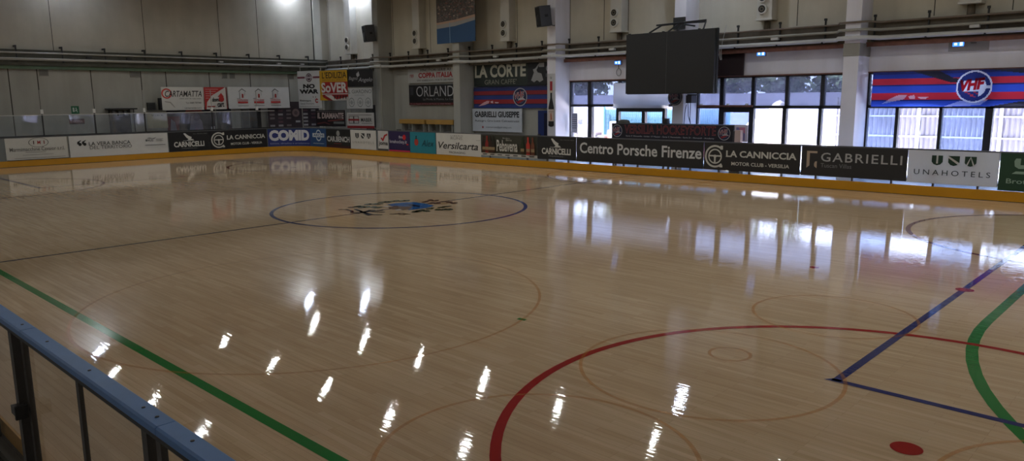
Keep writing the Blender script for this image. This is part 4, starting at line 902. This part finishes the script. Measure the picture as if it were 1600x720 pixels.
# ------------------------------------------------------------- behind the far boards
t = thing('timekeeper_table', (.5, 11.3, 0), 'long black fronted scorers table behind the boards below the scoreboard', 'table')
m = MB(); m.box((-1.87, 11.22, 1.12), (2.86, 11.9, 1.66), mat((24, 24, 28), .6)); m.build('front_box', t)
for x in (-1.8, .4, 2.7): m = MB(); m.box((x, 11.3, -.02), (x+.06, 11.36, 1.12), STEEL); m.box((x, 11.8, -.02), (x+.06, 11.86, 1.12), STEEL); m.build('leg', t)
s = sign_far(-1.87, 2.86, 1.14, 1.66, 11.21, (26, 24, 34), 0, thick=.004); s.text('VERSILIA HOCKEYFORTE', .115, .34, .87, .92, (160, 76, 76), .02); s.text('VERSILIA HOCKEYFORTE', .118, .37, .867, .89, (60, 18, 26), -.008)
s.text('Serie C Giovanile - Under 17 Master - Serie C Femminile - Serie D - Giovanili - Academy', .13, .10, .86, .22, (190, 190, 194)); vhf_logo(s, .05, .5, .42, .75); vhf_logo(s, .935, .5, .42, .75); s.rect(0, .98, 1, 1, (90, 90, 92))
s.build('table_banner', 'black Versilia Hockeyforte banner with red outlined letters on the scorers table', 'banner')
s = sign_far(2.88, 3.32, 1.14, 1.68, 11.25, (196, 190, 206), 0, thick=.03); s.rect(.12, .1, .8, .86, (120, 116, 168)); s.poly([(.3, .86), (.8, .86), (.8, .5), (.5, .6)], (190, 120, 150)); s.build('framed_poster', 'lilac poster in a white frame at the right end of the scorers table', 'poster')
m = MB(); m.box((3.02, 10.98, 1.1), (3.22, 11.16, 1.52), mat((196, 170, 160), .6)); m.box((2.95, 10.99, 1.1), (3.02, 11.15, 1.5), mat((60, 56, 60), .6)); m.box((2.93, 10.96, -.02), (3.24, 11.2, 1.1), DARK)
tag(m.build('equipment_box', bevel=.008), 'pinkish box on a dark stand in front of the lilac poster', 'box')
p = at_y(1041, 190, 11.5); m = MB(); m.box((p.x-.08, 11.42, 1.66), (p.x+.09, 11.58, 1.84), mat((24, 24, 26), .5)); m.box((p.x-.065, 11.41, 1.68), (p.x+.075, 11.42, 1.82), mat((50, 50, 54), .3)); tag(m.build('tabletop_speaker', bevel=.015), 'small black speaker standing on the scorers table by the column', 'speaker')
p = at_y(975, 189, 11.5); m = MB(); m.lathe([(.0, .16), (.1, .155), (.2, .12), (.24, .05), (.25, 0)], (0, 0, 0), mat((70, 70, 66), .8, var=.2), 16)
m.v = [(p.x+v[0], 11.5+v[1]*.6, 1.66+v[2]*.8) for v in m.v]; tag(m.build('cloth_bundle', smooth=True), 'dark rolled cloth lying on the left end of the scorers table', 'cloth')
# round crest, cabinet and cables on the column by the table
s = Sign(lambda u, v, off: Vector((-.47+u, 12.64-off, 2.27+v)), .56, .56, (28, 26, 36), thick=.02)
s.mb = MB(); s.ring(.5, .5, 0, .5, (44, 36, 44)); vhf_logo(s, .5, .5, .46, .55)
n = 28; s.mb.prism([(-.19+.28*math.cos(2*PI*i/n), 12.64, 2.55+.28*math.sin(2*PI*i/n)) for i in range(n)], (0, .05, 0), mat((30, 28, 34), .6)); s.build('round_sign', 'round VHF crest sign on the column under the scoreboard', 'sign')
m = MB(); m.box((.14, 12.85, 2.35), (.36, 13.2, 2.62), mat((52, 50, 54), .5)); m.box((.13, 12.95, 2.62), (.5, 13.1, 2.66), DARK); m.build
t = thing('cable_box', (.25, 13.0, 2.4), 'small dark cable box with loose cables on the column side', 'box')
m.build('box', t)
for pts in ([(.2, 12.9, 2.35), (.25, 12.86, 1.9), (.4, 12.9, 1.4), (.35, 12.9, 1.0)], [(.3, 12.9, 2.35), (.35, 12.8, 1.8), (.42, 12.85, 1.2), (.5, 12.9, .9)], [(.16, 12.86, 2.3), (.2, 12.7, 2.0), (.17, 12.72, 1.6), (.18, 12.8, 1.2)], [(.2, 12.8, 1.2), (.1, 12.8, 1.4), (.2, 12.8, 1.6), (.32, 12.8, 1.4), (.2, 12.8, 1.2)]):
    m = MB(); m.tube(pts, .012, DARK, 6); m.build('cable', t)
t = thing('wall_frame_light', (5.2, 13.0, 1.5), 'placeholder', 'x'); bpy.data.objects.remove(t)
# yellow benches
for x0, lab in ((-16.35, 'yellow topped bench against the far wall, left one below the Orlando banner'), (-14.25, 'yellow topped bench against the far wall, right one below the Orlando banner')):
    t = thing('wall_bench', (x0+1, 13.2, 0), lab, 'bench', 'yellow benches under the Orlando banner')
    m = MB(); m.box((x0, 12.95, 1.38), (x0+1.95, 13.45, 1.6), mat((176, 134, 62), .6)); m.build('top', t, bevel=.02)
    for x in (x0+.1, x0+.95, x0+1.8): m = MB(); m.box((x, 13.0, -.02), (x+.06, 13.4, 1.38), mat((150, 148, 140), .5)); m.build('leg', t)
m = MB(); m.box((-16.9, 13.2, .98), (-12.3, 13.4, 1.08), mat((90, 88, 84), .6)); m.box((-16.5, 13.3, -.02), (-16.44, 13.36, .98), STEEL); m.box((-12.7, 13.3, -.02), (-12.64, 13.36, .98), STEEL)
tag(m.build('low_rail'), 'low grey rail against the far wall behind the yellow benches', 'rail')

# ------------------------------------------------------------- near barrier
nb = thing('near_barrier', (8.9, -9.97, 0), 'near rink barrier with blue top rail, steel posts and clear panels', 'rink barrier')
BLUE = mat((70, 122, 186), .38, var=.05, scale=8, name='blue_rail_paint')
for a, b in ((4.0, 9.23), (9.235, 11.25), (11.255, 14.0)):
    m = MB(); n = 1
    m.prism([(a, -10.03, 1.165), (a, -9.945, 1.165), (a, -9.935, 1.175), (a, -9.935, 1.195), (a, -9.945, 1.203), (a, -10.02, 1.203), (a, -10.03, 1.195)], (b-a, 0, 0), BLUE); m.build('top_rail', nb)
m = MB(); m.box((4, -10.015, 1.125), (14, -9.95, 1.165), mat((28, 30, 34), .5)); m.build('under_rail', nb)
for x in (9.1, 9.6, 10.3, 11.0, 11.5, 11.15): 
    m = MB(); m.lathe([(0, .004), (.008, .003), (.009, 0)], (x, -9.98, 1.203), STEEL, 10); m.build('screw', nb)
for x, w, d in ((5.0, .04, .02), (6.0, .04, .02), (6.95, .04, .02), (7.98, .04, .025), (8.90, .07, .065), (9.02, .05, .03), (10.03, .045, .022), (11.0, .06, .045), (11.12, .05, .03), (12.1, .05, .02), (13.1, .05, .02)):
    m = MB(); m.box((x, -9.955-d, .06), (x+w, -9.955, 1.13), STEEL); m.build('post', nb)
m = MB(); m.box((8.93, -10.06, .60), (9.05, -10.0, .655), STEEL); m.box((9.03, -10.065, .585), (9.055, -9.995, .67), DARK); m.tube([(8.90, -10.04, .63), (9.04, -10.04, .63)], .014, STEEL, 8); m.build('latch', nb)
PLN = glass((240, 240, 240), .12, (190, 186, 180), .35, 'near_plexiglass')
xs = [4.0, 5.0, 6.0, 6.95, 7.98, 8.94, 10.04, 11.04, 12.1, 13.1, 14.0]
for a, b in zip(xs[:-1], xs[1:]):
    m = MB(); m.face([(a+.03, -9.965, .10), (b-.01, -9.965, .10), (b-.01, -9.965, 1.13), (a+.03, -9.965, 1.13)], PLN); m.build('clear_panel', nb)
m = MB(); m.box((4, -10.03, -.02), (14, -9.94, .12), mat((92, 88, 80), .7, var=.15)); m.box((4, -10.1, -.02), (14, -10.03, .07), mat((60, 56, 50), .8, var=.15)); m.build('base_curb', nb)
m = MB(); m.box((4, -9.94, 0), (14, -9.925, .24), YEL); m.build('kickplate', nb)

# ------------------------------------------------------------- outside
SUNLIT = concrete_wall((214, 208, 196), 'outside_paving', .06, .0)
m = MB(); m.box((-60, YW+.1, -.2), (70, 60, -.03), SUNLIT); struct(m, 'ground_outside')
m = MB(); m.box((-40, 31, -.03), (60, 31.3, 2.75), mat((112, 112, 128), .9, name='yard_wall')); tag(m.build('yard_wall'), kind='structure')
# corrugated fence right
t = thing('corrugated_fence', (12, 22, 0), 'pale corrugated sheet fence outside the right windows', 'fence')
CORR = mat((112, 110, 120), .5, .2, .06, name='corrugated_sheet'); m = MB(); n = 260; x0, x1 = 2.0, 13.6
for i in range(n):
    a, b = x0+(x1-x0)*i/n, x0+(x1-x0)*(i+1)/n; f = lambda k: 22+.03*math.sin(k*PI/2)
    m.face([(a, f(i), .1), (b, f(i+1), .1), (b, f(i+1), 2.5), (a, f(i), 2.5)], CORR)
m.build('sheet', t)
for z in (.9, 1.7, 2.35): m = MB(); m.box((x0, 21.92, z), (x1, 21.97, z+.06), mat((150, 150, 158), .5)); m.build('crossbar', t)
for x in (2.4, 5.2, 8.0, 10.8, 13.4): m = MB(); m.box((x, 21.86, -.03), (x+.1, 21.95, 2.5), mat((200, 200, 204), .5)); m.build('post', t)
# green-blue mesh fence
t = thing('mesh_fence', (-5, 19, 0), 'blue green welded mesh fence outside the middle windows', 'fence')
MF = mat((64, 110, 124), .6, name='mesh_green'); m = MB()
for i in range(60): x = -8.0+.11*i; m.box((x, 18.99, .1), (x+.03, 19.0, 2.05), MF)
for k in range(10): m.box((-8, 18.98, .15+.2*k), (-1.4, 19.0, .18+.2*k), MF)
m.build('mesh', t)
m = MB(); m.box((-8, 19.05, .05), (-1.4, 19.07, 2.0), mat((96, 128, 150), .8)); m.build('backing_sheet', t)
for x in (-8, -5.8, -3.6, -1.4): m = MB(); m.box((x, 18.93, -.03), (x+.07, 19.0, 2.15), MF); m.build('post', t)
# heap under a white tarpaulin
t = thing('covered_heap', (.5, 19, 0), 'heap under a crumpled pale tarpaulin outside the windows', 'heap')
m = MB(); n = 22; R = random.Random(9); TP = mat((206, 192, 178), .9, var=.15, bump=.6, name='pale_tarpaulin')
hs = {}
for i in range(n+1):
    for j in range(n+1):
        u, v = i/n*2-1, j/n*2-1; hs[i, j] = (.6+1.9*u, 19+1.6*v, max(0, 2.3*(1-abs(u)**1.3)*(1-v*v))*(1+.12*math.sin(7*u+3*v))+R.uniform(0, .09)-.03)
for i in range(n):
    for j in range(n): m.face([hs[i, j], hs[i+1, j], hs[i+1, j+1], hs[i, j+1]], TP)
m.build('tarpaulin', t)
m = MB(); R = random.Random(4)
for k in range(14): x = -1.9+R.uniform(-.8, .8); y = 17.5+R.uniform(-.4, .4); z = R.uniform(0, .5); m.box((x, y, -.03+z), (x+.35, y+.25, z+.16), mat(R.choice([(196, 110, 80), (206, 140, 116), (190, 170, 150)]), .9), R.uniform(0, 3))
tag(m.build('brick_pile'), 'loose pile of orange bricks outside the windows right of the glazed door', 'bricks', kind='stuff')
m = MB(); R = random.Random(6)
for k in range(10): x = -7.6+R.uniform(-1.6, 1.6); m.box((x, 17.6, -.03), (x+.5, 18.0, .75+R.uniform(0, .9)), mat(R.choice([(206, 120, 90), (196, 190, 186), (120, 116, 116)]), .9), R.uniform(-.3, .3))
tag(m.build('crate_row'), 'row of orange and pale crates outside the left windows', 'crates', kind='stuff')
# trees behind the yard wall
LEAF = [mat((58, 74, 50), .8, var=.3, name='leaf_dark'), mat((82, 98, 66), .8, var=.3, name='leaf_mid')]
BARK = mat((84, 70, 56), .9, var=.2, name='bark')
protos = []
for s_ in range(3):
    R = random.Random(20+s_); t = thing('tree', (0, 0, 0), 'x', 'tree', 'trees beyond the yard wall')
    m = MB(); m.tube([(0, 0, -.03), (.05, 0, 1.5), (-.05, .1, 3)], [.2, .16, .1], BARK, 8); m.build('trunk', t)
    m = MB(); cl = [(R.gauss(0, 1.0), R.gauss(0, .8), 3.6+R.uniform(-1.6, 1.7)) for _ in range(16)]
    for c in cl:
        rr = R.uniform(.7, 1.2)
        for k in range(150):
            d = Vector((R.gauss(0, 1), R.gauss(0, 1), R.gauss(0, 1))).normalized(); p = Vector(c)+d*rr*R.uniform(.6, 1.05)
            a = Vector((R.gauss(0, 1), R.gauss(0, 1), R.gauss(0, 1))).normalized()*.2; b = a.cross(d).normalized()*.15
            m.face([p-a, p+b, p+a, p-b], LEAF[R.random() < .4])
    m.build('crown', t); protos.append(t)
spots = [(-27, 35.0, 1.2), (-22.5, 34.2, 1.0), (-18, 35.5, 1.15), (-14, 34.0, .95), (-10.5, 35.2, 1.1), (-6.5, 34.2, 1.0), (-3, 36, .8), (.8, 37, .72), (4.5, 35.0, .95), (8.5, 34.0, 1.05), (12.5, 35.5, 1.1), (16.5, 34.2, 1.0), (21, 35, 1.1), (14.6, 26.5, .62), (17.2, 27.5, .7)]
for i, (x, y, k) in enumerate(spots):
    t = protos[i] if i < 3 else copy_tree(protos[i % 3], (x, y, 0))
    t.location = (x, y, 0); t.scale = (k, k, k)
    t['label'] = 'small bright leafy tree in the yard seen through the right glazed door' if i >= 13 else 'dark leafy tree seen through the upper panes beyond the yard wall'
    if i >= 13: t['group'] = 'small trees in the yard'

# ------------------------------------------------------------- lamps
NEAR_FILL = 35.  # power of the added fill lights on the near wall
LAMP_E, FLOOD_E = 235., 170.
proto = None
def high_bay(x, y, z=8.0):
    global proto
    if proto is None:
        t = thing('ceiling_lamp', (x, y, z), 'round high bay lamp hanging from the hall ceiling', 'lamp', 'high bay lamps')
        m = MB(); m.lathe([(0, .42), (.06, .42), (.09, .3), (.16, .2), (.20, .0), (.19, .0), (.12, .18), (0, .2)], (x, y, z), mat((150, 150, 150), .4, .4), 20); m.build('reflector', t, smooth=True)
        m = MB(); m.lathe([(0, .03), (.10, .03)], (x, y, z), mat((248, 252, 250), .5, emit=LAMP_E, name='lamp_glow'), 20); m.build('lens', t)
        m = MB(); m.tube([(x, y, z+.4), (x, y, HC)], .012, DARK, 6); m.build('suspension_rod', t)
        proto = t
    else: copy_tree(proto, (x, y, z))
for y, xs in ((-1.3, (-16.9, -12.9, -9.0)), (3.5, (-17.4, -13.1, -9.2, -5.35, -1.65)), (7.9, (-17.0, -12.9, -9.1, -5.3, -1.6, 2.3)), (-6.0, (-13, -5, 3)), (-1.3, (6.2, 10.0, 13.8, 17.6)), (3.5, (6.2, 10.0, 13.8, 17.6)), (7.9, (6.2, 10.0, 13.8, 17.6, 21.4))):  # near-side and right-end runs are unseen lamps added for more light
    for x in xs: high_bay(x, y)
def flood(loc, target, lab, E=FLOOD_E, w=.42, h=.32):
    t = thing('hanging_floodlight', loc, lab, 'floodlight'); d = (Vector(target)-Vector(loc)).normalized(); q = d.to_track_quat('-Z', 'Y').to_matrix().to_4x4()
    def tr(mb): mb.v = [tuple(Vector(loc)+q @ Vector(v)) for v in mb.v]; return mb
    m = MB(); m.box((-w/2, -h/2, 0), (w/2, h/2, .12), DARK); tr(m).build('housing', t, bevel=.01)
    m = MB(); m.box((-w/2+.03, -h/2+.03, -.006), (w/2-.03, h/2-.03, 0), mat((214, 228, 255), .5, emit=E, name='flood_glow')); tr(m).build('lens', t)
    m = MB(); m.tube([(0, 0, .1), (0, 0, .5)], .02, STEEL, 6); tr(m).build('mount', t)
flood((-22.7, 11.1, 8.6), (-23.2, 10.9, 5.5), 'floodlight high on the end wall near the corner')
flood((-22.7, .0, 8.8), (-23.2, .1, 5.5), 'floodlight high on the end wall near its middle')
flood((-20.0, 13.0, 8.5), (-19.9, 13.5, 5.5), 'floodlight high on the far wall over the corner banners')
flood((1.2, 11.3, 8.0), (0.2, 9.0, 0), 'floodlight hanging high near the scoreboard column')

sun = bpy.data.lights.new('sun', 'SUN'); so = bpy.data.objects.new('sun', sun); COL.objects.link(so)
sun.energy = 72.; sun.angle = .01; sun.color = (1, .95, .88)
so.rotation_euler = Vector((.7, .14, -1.)).normalized().to_track_quat('-Z', 'Y').to_euler()
w = bpy.data.worlds.new('sky'); sc.world = w; w.use_nodes = True; nt = w.node_tree; bg = nt.nodes['Background']
tc = nt.nodes.new('ShaderNodeTexCoord'); sx = nt.nodes.new('ShaderNodeSeparateXYZ'); cr = nt.nodes.new('ShaderNodeValToRGB')
cr.color_ramp.elements[0].color = (.86, .90, .96, 1); cr.color_ramp.elements[1].color = (.42, .58, .88, 1); cr.color_ramp.elements[1].position = .8
nt.links.new(tc.outputs['Generated'], sx.inputs[0]); nt.links.new(sx.outputs[2], cr.inputs[0]); nt.links.new(cr.outputs[0], bg.inputs[0])
bg.inputs[1].default_value = 7.5

vs = sc.view_settings; vs.view_transform = 'Standard'; vs.look = 'None'; vs.gamma = 1; vs.use_curve_mapping = False; vs.exposure = 0.6
# unseen window frames and area lights added behind the camera to brighten the hall
for k, x in enumerate((-15, -5, 5, 15)):
    m = MB()
    for a in (-3, -1, 1, 2.95): m.box((x+a, YB-.02, 5.6), (x+a+.05, YB+.06, 7.6), BLACKF)
    m.box((x-3, YB-.02, 5.6), (x+3, YB+.06, 5.66), BLACKF); m.box((x-3, YB-.02, 7.54), (x+3, YB+.06, 7.6), BLACKF)
    struct(m, 'window_%d' % (6+k))  # unseen frames added around the fill lights
    l = bpy.data.lights.new('near_wall_fill', 'AREA'); l.shape = 'RECTANGLE'; l.size = 5.8; l.size_y = 1.9; l.energy = NEAR_FILL; l.color = (.95, .97, 1)
    o = bpy.data.objects.new('near_wall_fill', l); COL.objects.link(o); o.location = (x, YB+.12, 6.6); o.rotation_euler = (math.radians(68), 0, 0)
sc.cycles.use_denoising = True; sc.cycles.max_bounces = 8; sc.cycles.transparent_max_bounces = 16
sc.cycles.sample_clamp_indirect = 15; sc.cycles.caustics_reflective = False; sc.cycles.caustics_refractive = False
